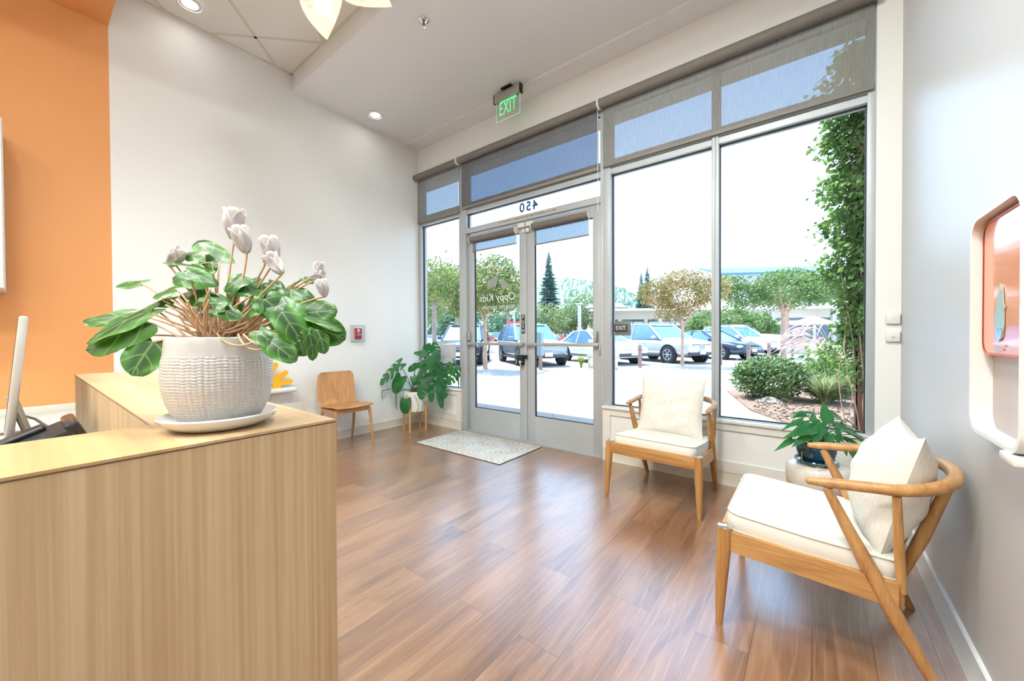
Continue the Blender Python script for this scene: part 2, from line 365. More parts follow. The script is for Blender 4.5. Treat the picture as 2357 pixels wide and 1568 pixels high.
# diagonal two-foot grid
def clip_line(p, d, x0, x1, y0, y1):
    t0, t1 = -1e9, 1e9
    for a, da, lo, hi in ((p[0], d[0], x0, x1), (p[1], d[1], y0, y1)):
        ta, tb = (lo-a)/da, (hi-a)/da; t0 = max(t0, min(ta, tb)); t1 = min(t1, max(ta, tb))
    return (t0, t1) if t1-t0 > .03 else None
g = MB()
for fam in (0, 1):
    d = V((-1, 1, 0)).normalized() if fam == 0 else V((1, 1, 0)).normalized()
    for k in range(-14, 15):
        p = ((-2.714+.862*k)/2, (-2.714+.862*k)/2) if fam == 0 else (-(5.495+.862*k)/2, (5.495+.862*k)/2)
        c = clip_line(p, d, XL, XR, YB, YS)
        if c:
            mid = V((p[0], p[1], 0))+d*((c[0]+c[1])/2); ln = c[1]-c[0]
            M = Matrix.Translation((mid.x, mid.y, ZT-.002)) @ Matrix.Rotation(math.atan2(d.y, d.x), 4, 'Z')
            g.cbox((0, 0, 0), (ln, .024, .005), M=M)
g.box((XL, YS-.02, ZT-.006), (XR, YS, ZT)); g.box((XL, YB, ZT-.006), (XL+.02, YS, ZT))
struct('trim_1', g, M_TBAR)
# orange dropped canopy over the desk
struct('ceiling_orange_canopy', MB().box((XL, -2.6, 3.66), (-2.6, .462, 3.99)), M_ORANGE)
# baseboards with a small toe
def base(name, pts, m, h=.105, t=.012):
    mb = MB()
    for (x0, y0, x1, y1, nx, ny) in pts:
        a, b = V((x0, y0, 0)), V((x1, y1, 0)); n = V((nx, ny, 0))
        prof = [(0, 0), (t+.008, 0), (t+.006, .008), (t, .02), (t, h-.006), (t-.006, h), (0, h)]
        vs = [(a+n*p+V((0, 0, z))) for p, z in prof]+[(b+n*p+V((0, 0, z))) for p, z in prof]; k = len(prof)
        mb.add(vs, [(i, (i+1) % k, k+(i+1) % k, k+i) for i in range(k)]+[tuple(range(k)), tuple(range(2*k-1, k-1, -1))])
    return fixnormals(struct(name, mb, m))
base('baseboard_left', [(XL, .462, XL, YF, 1, 0)], M_BASE)
base('baseboard_right', [(XR, YB, XR, YF, -1, 0)], M_BASEW, .115)
base('baseboard_front', [(XL, YF, -3.545, YF, 0, -1), (-1.598, YF, XR, YF, 0, -1)], M_BASE)
# panelled low wall faces: raised rails framing a recessed field, plus sill
def panelled(name, x0, x1):
    mb = MB(); y = YF; t = .014
    mb.box((x0, y-t, .44), (x1, y, .5)).box((x0, y-t, .105), (x1, y, .19)).box((x0, y-t, .19), (x0+.075, y, .44)).box((x1-.075, y-t, .19), (x1, y, .44))
    struct(name, mb, M_TRIMW)
panelled('trim_2', XL, -3.545); panelled('trim_3', -1.598, XR)
struct('trim_4', MB().box((XL, YF-.03, .497), (-3.54, YF+.07, .522), .004).box((-1.602, YF-.03, .497), (.33, YF+.07, .522), .004), M_TRIMW)
# ---------------------------------------------------------------- storefront frames and glass
Y0, Y1, YG = YF+.01, YF+.12, 3.545
def pane(name, x0, x1, z0, z1, parent, y=YG): return MB().box((x0, y-.003, z0), (x1, y+.003, z1)).build(name, M_GLASS, parent)
def gask(mb, x0, x1, z0, z1, w=.007, y=YG):
    a, b = y-.012, y+.012
    mb.box((x0, a, z0), (x0+w, b, z1)).box((x1-w, a, z0), (x1, b, z1)).box((x0, a, z0), (x1, b, z0+w)).box((x0, a, z1-w), (x1, b, z1))
def window(name, x0, x1, z0, z1, zm=None, fl=.05, fr=.05, fb=.05, ft=.05, hb=.13):
    """frame occupies x0..x1, z0..z1; optional intermediate bar zm..zm+hb"""
    root = bpy.data.objects.new(name, None); COL.objects.link(root); root['kind'] = 'structure'
    f = MB().box((x0, Y0, z0), (x0+fl, Y1, z1), .003).box((x1-fr, Y0, z0), (x1, Y1, z1), .003).box((x0+fl, Y0+.006, z0), (x1-fr, Y1, z0+fb)).box((x0+fl, Y0+.006, z1-ft), (x1-fr, Y1, z1))
    if zm: f.box((x0+fl, Y0+.006, zm), (x1-fr, Y1, zm+.045)).box((x0+fl, Y0+.02, zm+.045), (x1-fr, Y1, zm+.06)).box((x0+fl, Y0, zm+.06), (x1-fr, Y1, zm+hb))
    f.build('frame', M_ALU, root)
    gk = MB(); zs = [(z0+fb, zm or z1-ft)]+([(zm+hb, z1-ft)] if zm else [])
    for a, b in zs:
        pane('pane', x0+fl-.005, x1-fr+.005, a-.005, b+.005, root); gask(gk, x0+fl, x1-fr, a, b)
    gk.build('gasket', M_GASK, root)
    return root
ZS, ZH = .522, 3.40
w1 = window('window_1', XL+.002, -3.535, ZS-.01, ZH, 2.745, .045, .045, .015)
# transom over the doors: one unit with head bar, mid bar
w2 = window('window_2', -3.535, -1.60, 2.495, ZH, 2.745, .075, .03, .065)
w3 = window('window_3', -1.60, -.628, ZS-.01, ZH, 2.745, .075, .026, .015)
w4 = window('window_4', -.628, .327, ZS-.01, ZH, 2.745, .026, .045, .015)
MB().box((-3.5345, Y0, 0), (-3.462, Y1, 2.495), .003).box((-1.628, Y0, 0), (-1.60, Y1, 2.495), .003).box((-3.462, Y0, 0), (-1.628, Y1, .012)).build('door_jamb', M_ALU, w2)
text_mesh('address_number', '450', .145, facing_room(-2.52, YG-.006, 2.653), M_DECALB, w2, mirror=True, sx=1.0, space=1.25, bold=.004)
text_mesh('door_notice', 'THIS THESE DOORS TO REMAIN UNLOCKED WHEN THE BUILDING IS OCCUPIED', .034, facing_room(-2.525, Y0+.004, 2.530), M_INK, w2, sx=.64)
MB().box((-2.93, Y0+.0045, 2.508), (-2.12, Y0+.0058, 2.552)).build('notice_strip', mat('notice_film', (205, 203, 198), .5), w2)
# doors ------------------------------------------------------------
def door(name, x0, x1, act):
    root = bpy.data.objects.new(name, None); COL.objects.link(root); root['kind'] = 'structure'
    y0, y1 = 3.532, 3.576; z0, z1 = .012, 2.478; sw = .1
    f = MB().box((x0, y0, z0), (x0+sw, y1, z1), .003).box((x1-sw, y0, z0), (x1, y1, z1), .003).box((x0+sw, y0+.002, z0), (x1-sw, y1, .30)).box((x0+sw, y0+.002, z1-.1), (x1-sw, y1, z1))
    f.build('door_frame', M_ALU, root)
    pane('pane', x0+sw-.004, x1-sw+.004, .296, z1-.096, root, 3.556); gk = MB(); gask(gk, x0+sw, x1-sw, .30, z1-.1, .006, 3.556); gk.build('gasket', M_GASK, root)
    pb = MB().box((x0+.02, 3.478, 1.09), (x1-.02, 3.492, 1.122), .003)
    for xx in (x0+.05, x1-.05): pb.box((xx-.02, 3.49, 1.094), (xx+.02, 3.533, 1.118))
    pb.build('push_bar', M_ALUD, root)
    hp = MB()
    for xx, zz in (((x0+.03, 1.2),) if act else ((x1-.055, 1.19), (x1-.012, 1.07))): hp.box((xx-.012, 3.49, zz-.055), (xx+.012, 3.533, zz+.055), .008)
    hp.build('bar_bracket', M_ALUD, root)
    return root
d1 = door('door_1', -3.46, -2.547, True); d2 = door('door_2', -2.541, -1.63, False)
MB().box((-2.62, 3.529, 1.228), (-2.572, 3.5315, 1.44)).build('push_label', M_BLACK, d1)
for i, ch in enumerate('PUSH'): text_mesh('push_letter', ch, .056, facing_room(-2.596, 3.5285, 1.41-.0505*i), M_DECALW, d1)
MB().box((-2.672, 3.488, .868), (-2.575, 3.533, .985), .006).build('lock_case', M_BLACK, d1)
MB().lathe([(.018, 0), (.018, .02), (.012, .026)], 20, M=Matrix.Translation((-2.6, 3.489, .905)) @ Matrix.Rotation(R(90), 4, 'X')).box((-2.606, 3.476, .825), (-2.594, 3.482, .905), .003).build('lock_lever', M_CHROME, d1)
MB().box((-2.665, 3.486, .88), (-2.659, 3.489, .93)).build('lock_tab', M_DECALW, d1)
MB().box((-2.556, 3.50, .94), (-2.535, 3.532, .985), .003).build('lock_strike', M_BLACK, d2)
for dd, xx in ((d1, -2.6), (d2, -2.487)): MB().box((xx-.05, 3.50, 2.425), (xx+.045, 3.532, 2.478), .006).box((xx+(.012 if dd is d1 else -.05), 3.505, 2.36), (xx+(.04 if dd is d1 else -.01), 3.532, 2.41), .008).build('door_contact', M_WHITE, dd)
# decals on the left leaf (seen from behind)
text_mesh('shop_name_decal', 'Oppy Kids', .125, facing_room(-3.0, 3.5515, 1.665), M_DECALW, d1, mirror=True, sx=1.05, shear=.1)
text_mesh('shop_line_decal', 'PEDIATRIC DENTISTRY', .056, facing_room(-3.0, 3.5515, 1.545), M_DECALW, d1, mirror=True, sx=.92)
MB().box((-3.2, 3.5505, 1.462), (-3.06, 3.552, 1.468)).box((-3.04, 3.5505, 1.462), (-2.98, 3.552, 1.468)).box((-2.96, 3.5505, 1.462), (-2.86, 3.552, 1.468)).box((-3.2, 3.5505, 1.448), (-2.88, 3.552, 1.452)).build('small_print_decal', M_DECALW, d1)
lg = MB()
def blob(px):
    pts = [YP(x, y, 3.5515) for x, y in px]; n = len(pts); c = sum(pts, V())/n
    vs = [c]+pts; lg.add(vs, [(0, i+1, (i+1) % n+1) for i in range(n)])
def zz(seq): return [(1085+x*125/1633, 620+y*120/1568) for x, y in seq]
blob(zz([(480, 590), (490, 500), (480, 400), (520, 320), (600, 290), (650, 210), (720, 185), (785, 215), (795, 300), (760, 400), (745, 500), (700, 545), (600, 560)]))
blob(zz([(870, 350), (930, 310), (980, 330), (1010, 380), (1080, 410), (1115, 460), (1075, 520), (1105, 560), (1085, 600), (1000, 575), (915, 590), (890, 480)]))
lg.build('petal_logo_decal', M_GREYD, d1)
# ---------------------------------------------------------------- roller shades
M_FAB1 = fabric_shade('shade_fabric_dark', (112, 106, 102), (.036, .078, .118))
M_FAB2 = fabric_shade('shade_fabric', (132, 128, 122), (.105, .14, .172))
M_FAB3 = fabric_shade('shade_fabric_door', (122, 121, 120), (.105, .16, .20))
M_ROLL = mat('shade_roll_cloth', (116, 110, 104), .7, var=.06, vs=20, bmp=.2, bs=400)
M_HEM = mat('shade_hem_cloth', (134, 130, 124), .6)
def shade(label, x0, x1, y, z_roll, r, z_hem, fab, chain=None, hem_h=.03):
    root = thing('roller_shade', label, 'roller shade', ((x0+x1)/2, y, z_hem), 0, 'grey roller shades')
    w = (x1-x0)/2; zr = z_roll-z_hem
    MB().tube([(-w, 0, zr), (w, 0, zr)], r, 24).build('roller_tube', M_ROLL, root)
    MB().box((-w+.01, r*.85, 0), (w-.01, r*.85+.0012, zr)).build('shade_cloth', fab, root)
    MB().box((-w+.008, r*.85-.006, -hem_h*.5), (w-.008, r*.85+.008, hem_h*.5), .004).build('hem_bar', M_HEM, root)
    for s in (-1, 1):
        b = MB().tube([(s*(w+.012), 0, zr), (s*(w+.002), 0, zr)], [r*1.12, r*1.12], 20)
        b.box((s*(w+.004)-.006, 0, zr-.03), (s*(w+.004)+.006, r*.9, zr+.02)).build('bracket', M_WHITE, root)
    if chain:
        c = MB()
        for dx in (0, .012): c.tube([(w+.008+dx*.0, -r*.6+dx, zr), (w+.008, -r*.6+dx, zr-chain)], .0016, 6)
        c.build('bead_chain', M_WHITE, root)
    return root
shade('narrow grey roller shade over the sidelight beside the left wall', -4.385, -3.55, 3.43, 3.405, .042, 2.79, M_FAB2)
shade('dark grey roller shade half lowered above the glass double doors', -3.515, -1.625, 3.43, 3.405, .042, 2.815, M_FAB1, 1.02)
shade('wide grey roller shade across the top of the two big windows', -1.60, .322, 3.43, 3.405, .045, 2.825, M_FAB2)
shade('short grey roller shade fixed to the left door leaf', -3.385, -2.675, 3.50, 2.405, .034, 2.265, M_FAB3, .3, .016)
shade('short grey roller shade fixed to the right door leaf with lock strike', -2.44, -1.76, 3.50, 2.405, .034, 2.21, M_FAB3, .3, .016)
# ================================================================ CEILING THINGS
M_LAMP = emis('lamp_diffuser', (255, 251, 244), 26.0)
M_FILL = emis('fill_panel_glow', (246, 252, 247), 72.0)
def downlight(label, x, y, z, lens=None):
    t = thing('recessed_downlight', label, 'ceiling light', (x, y, z), 0, 'recessed round ceiling lights')
    MB().lathe([(.078, -.001), (.092, -.001), (.094, -.006), (.078, -.012), (.076, -.006)], 36).build('trim_ring', M_WHITE, t)
    MB().lathe([(.0, -.006), (.05, -.0065), (.077, -.004), (.077, .0), (0, 0)], 36).build('lens', lens or M_LAMP, t)
    return t
downlight('small round white downlight in the smooth ceiling near the left wall and exit sign', -4.075, 2.619, ZC-.0005)
downlight('round white downlight in the tiled ceiling, close above the left wall by the pendant', -4.12, .915, ZT-.0025)
for i, (x, y) in enumerate(((-2.3, -.55), (-.55, -.55), (-2.3, -2.1), (-.55, -2.1), (-.5, .9))):  # unseen light panels, added above and behind the camera to brighten the room
    t = thing('added_fill_panel', 'unseen square light panel added to the tile ceiling to brighten the room', 'ceiling light', (x, y, ZT-.0025), R(45), 'added square light panels out of view')
    MB().box((-.3, -.3, -.012), (.3, .3, -.004), .002).build('diffuser', M_FILL, t)
    fr = MB()
    for a in range(4): fr.box((-.3, .28, -.016), (.3, .3, 0), M=Matrix.Rotation(PI/2*a, 4, 'Z'))
    fr.build('frame', M_WHITE, t)
# fire sprinkler
t = thing('fire_sprinkler', 'small chrome fire sprinkler head in the smooth ceiling', 'sprinkler', (-2.55, 2.096, ZC))
MB().lathe([(.0, 0), (.043, 0), (.043, -.003), (.03, -.012), (.018, -.014), (0, -.014)], 28).build('escutcheon', M_CHROME, t)
MB().lathe([(.009, -.012), (.009, -.03), (.005, -.032), (.005, -.05), (0, -.05)], 14).box((-.014, -.002, -.05), (-.010, .002, -.014)).box((.010, -.002, -.05), (.014, .002, -.014)).box((-.014, -.002, -.054), (.014, .002, -.050)).build('sprinkler_body', mat('brass_dark', (150, 128, 92), .3, .9), t)
MB().lathe([(0, -.058), (.016, -.056), (.016, -.054), (0, -.054)], 18).build('deflector', M_CHROME, t)
# edge lit exit sign
t = thing('exit_sign', 'edge-lit clear EXIT sign with glowing green letters hanging from the ceiling', 'exit sign', (-2.54, 3.2, 3.70))
MB().box((-.065, -.045, .105), (.065, .045, .12), .004).box((-.02, -.02, .06), (.02, .02, .11)).build('canopy_mount', M_BLACK, t)
MB().box((-.172, -.026, 0), (.168, .026, .092), .006).build('housing', mat('brushed_housing', (176, 172, 166), .35, .7), t)
MB().box((.168, -.028, -.004), (.178, .028, .095), .004).build('end_cap', M_BLACK, t); MB().box((-.178, -.028, -.004), (-.172, .028, .095), .002).build('end_cap', M_BLACK, t)
MB().box((-.158, -.003, -.2), (.158, .003, .004), .0028).build('acrylic_panel', M_CLEAR, t)
M_GREEN = emis('green_edge_light', (96, 226, 142), .8)
text_mesh('exit_letters', 'EXIT', .205, Matrix.Translation((0, -.0045, -.085)) @ Matrix.Rotation(R(90), 4, 'X'), M_GREEN, t, sx=.56, ext=.0008)
MB().box((-.158, -.0031, -.2012), (.158, .0031, -.1985)).box((-.1592, -.0031, -.2), (-.1575, .0031, 0)).box((.1575, -.0031, -.2), (.1592, .0031, 0)).build('panel_edge', emis('pale_green_edge', (170, 232, 200), .5), t)
MB().box((-.1, -.0035, -.012), (.11, .0035, -.001)).build('light_strip', M_GREEN, t)
# petal pendant -------------------------------------------------
pc = DP(744, 4, 2.38)
t = thing('petal_pendant_lamp', 'pale pink petal pendant lamp with a glowing globe bulb', 'pendant lamp', pc)
M_PET = leafmat('petal_shade', (232, 204, 184), (232, 198, 174), trans=.3, rough=.5, veins=False, tcol=(255, 224, 200))
def petal(b, tp, W, nrm, cup):
    mb = MB(); leaf(mb, V(b)-pc, V(tp)-V(b), nrm, (V(tp)-V(b)).length, W, kind='oval', fold=cup, curl=-.10, nu=18, nv=12)
    return solid(subsurf(mb.build('petal', M_PET, t, 180), 1), .003)
def pd(px, py, dd=0): return DP(px, py, 2.4+dd)
px_ = 2.4/F_PX
petal(pd(742, -70, .10), pd(766, 116, -.04), 104*px_, -FWD-UPV*.1, .35)
petal(pd(790, -16, -.02), pd(905, 30, -.02), 84*px_, UPV*.35-FWD*.9, .3)
petal(pd(735, -70, .0), pd(640, -30, .1), 95*px_, -FWD*.6+UPV*.7, .3)
petal(pd(760, -110, .12), pd(850, -190, .2), 95*px_, -FWD*.6+UPV*.7, .3)
petal(pd(740, -110, .1), pd(660, -190, .1), 95*px_, -FWD*.6+UPV*.7, .3)
petal(pd(752, -90, .2), pd(770, -60, .5), 95*px_, UPV, .3)
MB().ball((0, 0, 0), .058, 24, 16).build('globe_bulb', emis('bulb_glass', (255, 250, 242), 1.8), t)
MB().lathe([(.022, .05), (.03, .07), (.03, .14), (.006, .15), (.006, ZT-pc.z-.02)], 16).lathe([(0, ZT-pc.z-.03), (.06, ZT-pc.z-.03), (.06, ZT-pc.z-.008), (0, ZT-pc.z-.004)], 24).build('stem_and_rose', M_WHITE, t)
# ================================================================ WALL THINGS
# fire alarm pull station under a clear cover
t = thing('fire_alarm_pull_station', 'red fire alarm pull station under a clear cover on the left wall', 'fire alarm', (XL, 2.537, 1.237), R(90))
Mx = Matrix.Rotation(R(90), 4, 'X')
MB().box((-.074, -.01, -.1), (.074, 0, .1), .004).build('back_plate', M_WHITE, t)
MB().box((-.045, -.045, -.066), (.045, -.01, .066), .005).build('pull_body', mat('alarm_red', (186, 34, 52), .35), t)
MB().box((-.036, -.05, -.03), (.036, -.045, .005), .002).build('pull_handle', mat('alarm_red_dark', (168, 26, 44), .35), t)
cv = MB()
for (a, b) in (((-.078, -.062, -.104), (.078, -.059, .104)), ((-.078, -.062, -.104), (-.074, 0, .104)), ((.074, -.062, -.104), (.078, 0, .104)), ((-.078, -.062, .1), (.078, 0, .104)), ((-.078, -.062, -.104), (.078, 0, -.1))): cv.box(a, b, .001)
cv.build('clear_cover', M_CLEAR, t)
MB().box((-.07, -.0635, -.097), (-.062, -.062, .097)).box((.062, -.0635, -.097), (.07, -.062, .097)).box((-.07, -.0635, .09), (.07, -.062, .097)).box((-.07, -.0635, -.097), (.07, -.062, -.09)).build('cover_edge', mat('frosted_edge', (190, 198, 214), .4), t)
MB().lathe([(.011, 0), (.014, .0), (.014, .002), (.011, .002)], 20, M=Matrix.Translation((0, -.0455, .044)) @ Mx).build('white_ring', M_DECALW, t)
text_mesh('alarm_lettering', 'FIRE', .02, Matrix.Translation((0, -.0465, .018)) @ Mx, M_DECALW, t)
text_mesh('alarm_lettering', 'ALARM', .018, Matrix.Translation((0, -.0512, -.014)) @ Mx, M_DECALW, t)
# duplex outlet
t = thing('wall_outlet', 'white duplex power outlet low on the left wall beside the monstera', 'outlet', (XL, 2.9, .465), R(90))
MB().box((-.036, -.006, -.058), (.036, 0, .058), .003).build('cover_plate', M_WHITE, t)
for s in (-1, 1): MB().box((-.017, -.008, s*.022-.014), (.017, -.005, s*.022+.014), .002).build('receptacle', M_TRIMW, t)
for s in (-1, 1):
    for x in (-.008, .006): MB().box((x, -.0085, s*.022-.004), (x+.002, -.0078, s*.022+.006)).build('slot', M_BLACK, t)
# wall shelf with a yellow sunburst ornament
t = thing('wall_shelf', 'small rounded white shelf on the left wall behind the cyclamen', 'shelf', (XL, 1.48, .63))
MB().box((0, -.32, 0), (.16, .30, .05), .02, 3).build('shelf_board', M_TRIMW, t); MB().box((.0, -.2, -.012), (.05, .12, .002)).build('shelf_bracket', M_ALUD, t)
sun = MB(); Ms = Matrix.Translation((0, 0, 0)) @ Matrix.Rotation(R(90), 4, 'Z') @ Matrix.Rotation(R(90), 4, 'X')
poly = [(math.cos(a)*.185, math.sin(a)*.185) for a in [PI*i/24 for i in range(25)]]+[(math.cos(a)*.115, math.sin(a)*.115) for a in [PI*(24-i)/24 for i in range(25)]]
t = thing('sunburst_ornament', 'yellow half-sun ornament with rounded rays standing on the wall shelf', 'ornament', (XL+.09, 1.46, .68))
M_YEL = mat('yellow_paint', (246, 178, 16), .45)
fixnormals(MB().prism(poly, -.012, .012, Ms).build('sun_arch', M_YEL, t))
for k in range(7):
    a = R(18+24*k) if k else R(14); a = R([6, 33, 60, 90, 120, 147, 174][k])
    r0, r1, w = .178, .30, .026
    pl = [(r0, -w), (r1-w, -w)]+[(r1-w+w*math.sin(b), -w*math.cos(b)) for b in [PI*i/10 for i in range(1, 10)]]+[(r1-w, w), (r0, w)]
    ca, sa = math.cos(a), math.sin(a); off = .03 if k in (0, 6) else 0
    fixnormals(MB().prism([(x*ca-y*sa, x*sa+y*ca+off) for x, y in pl], -.011, .011, Ms).build('sun_ray', M_YEL, t))
# sensor boxes by the right corner, on the pier face
for lab, z, bumpy in (('upper small white sensor box on the pier in the right corner', 1.30, False), ('lower small white sensor box with round lens on the pier in the right corner', 1.185, True)):
    t = thing('wall_sensor', lab, 'sensor', (.408, YF, z), 0, 'sensor boxes by the right corner')
    MB().box((-.034, -.022, -.034), (.034, 0, .034), .006).build('sensor_case', M_WHITE, t)
    MB().ball((0, -.02, 0), .013 if bumpy else .006, 16, 8, (1, .6, 1)).build('sensor_lens', M_TRIMW, t)
# display panel on the right wall ---------------------------------
t = thing('wall_display_tray', 'white rounded wall display with orange acrylic sheet on the right wall', 'wall display', (XR, 1.66, .90), R(-90))
def rrect(w, h, r, n=6, x0=0, z0=0):
    o = []
    for cx_, cz_, a0 in ((w-r, h-r, 0), (r-w, h-r, 90), (r-w, r, 180), (w-r, r, 270)):
        for i in range(n+1): a = R(a0+90*i/n); o.append((cx_+r*math.cos(a)+x0, cz_+r*math.sin(a)+z0))
    return o
Mw = Matrix.Rotation(R(90), 4, 'X')   # prism extrudes along -Y local (towards the room)
out, inn = rrect(.192, .655, .06), rrect(.180, .631, .052, z0=.012); n = len(out)
M_MAUVE = mat('grey_mauve_board', (196, 182, 178), .35)
fr = MB(); vs = [(x, -d, z) for d in (0, .055) for x, z in out]+[(x, -d, z) for d in (.008, .055) for x, z in inn]
fs = []
for i in range(n):
    j = (i+1) % n; fs += [(i, j, n+j, n+i), (n+i, n+j, 3*n+j, 3*n+i), (2*n+j, 2*n+i, 3*n+i, 3*n+j)]
fixnormals(fr.add(vs, fs).build('tray_rim', M_WHITE, t))
MB().prism(inn, .002, .009, Mw).build('backing_board', M_MAUVE, t)
def acry():
    m, nt, b = newmat('orange_acrylic'); b.inputs['Base Color'].default_value = lin((244, 150, 112)); b.inputs['Roughness'].default_value = .12
    b.inputs['Coat Weight'].default_value = .6; b.inputs['Coat Roughness'].default_value = .05; b.inputs['Specular IOR Level'].default_value = .7; return m
fixnormals(MB().prism(rrect(.172, .392, .04, z0=.24), .012, .032, Mw).build('acrylic_sheet', acry(), t))
eg = MB(); a_, b_ = rrect(.174, .396, .041, z0=.238), rrect(.168, .384, .038, z0=.244); n = len(a_)
eg.add([(x, -.0335, z) for x, z in a_]+[(x, -.0335, z) for x, z in b_]+[(x, -.011, z) for x, z in a_], [(i, (i+1) % n, n+(i+1) % n, n+i) for i in range(n)]+[(i, (i+1) % n, 2*n+(i+1) % n, 2*n+i) for i in range(n)])
fixnormals(eg.build('acrylic_edge', mat('orange_edge', (226, 92, 40), .3), t))
em = [(0, -.075), (.03, -.06), (.042, -.02), (.04, .02), (.05, .03), (.036, .04), (.03, .075), (.022, .1), (.015, .078), (.006, .105), (-.004, .08), (-.016, .072), (-.03, .03), (-.046, .0), (-.048, -.015), (-.036, -.02), (-.026, -.06)]
fixnormals(MB().prism([(x*.85-.03, z*.9+.345) for x, z in em], .033, .035, Mw).build('emblem', mat('pale_green_foil', (178, 202, 190), .25, .3), t))
fixnormals(MB().prism([(x*.85-.03, (z-.385)*.9+.345) for x, z in [(-.022, .325), (-.028, .345), (-.012, .352), (0, .342), (.014, .352), (.03, .344), (.02, .322), (0, .312)]], .0352, .036, Mw).build('emblem_base', M_CHROME, t))
MB().box((-.07, -.036, .264), (.01, -.0335, .269)).box((-.06, -.036, .254), (.0, -.0335, .2575)).build('emblem_small_print', mat('faint_print', (222, 190, 178), .5), t)
MB().box((.10, -.065, -.022), (.19, 0, .0), .004).build('bottom_hook', M_TRIMW, t)
# placard on the glass, poster sheet in the sidelight
t = thing('exit_placard', 'dark grey EXIT placard on the window glass right of the doors', 'sign', (-1.425, 3.539, 1.268))
MB().box((-.078, -.003, -.068), (.078, 0, .068), .001).build('grey_plate', mat('grey_plate', (112, 116, 110), .5), t)
MB().box((-.082, -.006, -.035), (.05, -.003, .038), .001).build('name_panel', mat('dark_plate', (58, 60, 60), .5), t)
text_mesh('raised_lettering', 'EXIT', .056, Matrix.Translation((-.018, -.0068, .002)) @ Mx, M_DECALW, t, sx=.86, ext=.001)
t = thing('window_notice', 'translucent white notice sheet taped inside the sidelight behind the monstera', 'notice', (-3.915, 3.536, .98))
pm = glassmat('translucent_film', (.8, .8, .8), .4)
ntp = pm.node_tree; dfn = N(ntp, 'ShaderNodeBsdfDiffuse'); dfn.inputs['Color'].default_value = (.75, .76, .78, 1); mxx = N(ntp, 'ShaderNodeMixShader'); mxx.inputs['Fac'].default_value = .72
old = [l for l in ntp.links if l.to_node.type == 'OUTPUT_MATERIAL'][0].from_socket; L(ntp, old, mxx.inputs[1]); L(ntp, dfn.outputs[0], mxx.inputs[2]); L(ntp, mxx.outputs[0], [n_ for n_ in ntp.nodes if n_.type == 'OUTPUT_MATERIAL'][0].inputs['Surface'])
MB().box((-.215, -.001, -.14), (.215, 0, .14)).build('sheet', pm, t)
ln = MB(); random.seed(3)
for i in range(6):
    w = [.02, .07, .09, .09, .12, .07][i]; ln.box((.16-2*w, -.0016, .07-.03*i), (.16, -.0011, .078-.03*i))
ln.build('faint_print_line', mat('faint_grey_print', (214, 220, 226), .6), t)
# ================================================================ RECEPTION DESK
W_DESK = wood('desk_oak_veneer', [(174, 145, 110), (190, 162, 125), (205, 180, 145)], 'Z', .42, 1.0, .75, across=22, along=.6)
W_DTOP = wood('desk_oak_top', [(178, 146, 110), (191, 160, 123), (202, 174, 139)], 'X', .4, 1.0, .4, across=16, along=.9)
W_DTOPY = wood('desk_oak_top_y', [(168, 130, 89), (182, 145, 102), (194, 160, 118)], 'X', .4, 1.0, .4, across=16, along=.9)
desk = thing('reception_desk', 'light oak reception desk with raised ledge in the left foreground', 'desk', (-.64, .33, 0))
d = MB().box((-.2, -2.0, 0), (0, 0, 1.0545)); d.build('front_panel', W_DESK, desk)
MB().box((-1.6, -.2, 0), (-.2, 0, 1.0545)).build('wing_panel', W_DESK, desk)
MB().box((-.2, -2.0, 1.0565), (.0, -.2, 1.06)).build('front_ledge_top', W_DTOPY, desk)
MB().box((-1.6, -.2, 1.0565), (.0, 0, 1.06)).build('wing_ledge_top', W_DTOP, desk)
MB().box((-.2, -2.0, 1.0545), (.0004, .0004, 1.0565)).box((-1.6, -.2, 1.0545), (-.2, .0004, 1.0565)).build('shadow_joint', mat('dark_edge_line', (92, 72, 50), .6), desk)
MB().box((-.8, -2.0, .715), (-.2, -.2, .745), .003).box((-1.6, -.85, .715), (-.8, -.2, .745), .003).build('work_surface', M_TRIMW, desk)
# back counter and wall cabinet along the orange wall
t = thing('back_counter', 'low white counter along the orange wall behind the desk', 'cabinet', (XL, .30, 0))
MB().box((.004, -2.6, 0), (.52, 0, .63)).build('cabinet_body', M_TRIMW, t); MB().box((.004, -2.6, .63), (.55, .02, .66), .003).build('counter_top', M_WHITE, t)
MB().box((.004, -2.6, .66), (.018, .02, .714), .002).build('backsplash', M_BASE, t)
for k in range(4): MB().box((.52, -2.58+.65*k, .08), (.538, -1.95+.65*k-.01, .615), .002).build('cabinet_door', M_TRIMW, t)
t = thing('wall_cabinet', 'tall white wall cabinet at the left edge of the orange wall', 'cabinet', (XL, -.05, 1.512))
MB().box((.004, -1.5, 0), (.37, 0, 1.075), .003).build('cabinet_body', M_TRIMW, t)
for k in range(2): MB().box((.37, -1.495+.75*k, .005), (.388, -.755+.75*k, 1.07), .002).build('cabinet_door', M_TRIMW, t)
# computer monitor, seen edge-on
WZ = .745
t = thing('computer_monitor', 'thin silver computer monitor seen edge-on at the left frame edge', 'monitor', (-2.02, -.03, WZ))
Mt = Matrix.Translation((0, 0, .11)) @ Matrix.Rotation(R(-5), 4, 'X')
M_SIL = mat('satin_silver', (206, 200, 194), .35, .5)
MB().box((-.27, -.006, 0), (.27, .012, .41), .006, 3, Mt).build('display_housing', M_SIL, t)
MB().box((-.262, -.0068, .09), (.262, -.0055, .402), 0, 2, Mt).build('screen', mat('dark_screen', (18, 20, 24), .15), t)
MB().tube([(0, .004, .27), (0, .014, .262), (0, .045, .14), (0, .085, .012), (0, .08, .004), (0, -.1, .004)], [.011, .012, .011, .01, .008, .008], 10, flat=1.0).build('stand', M_SIL, t)
MB().box((-.1, -.1, 0), (.1, .09, .008), .003).build('stand_foot', M_SIL, t)
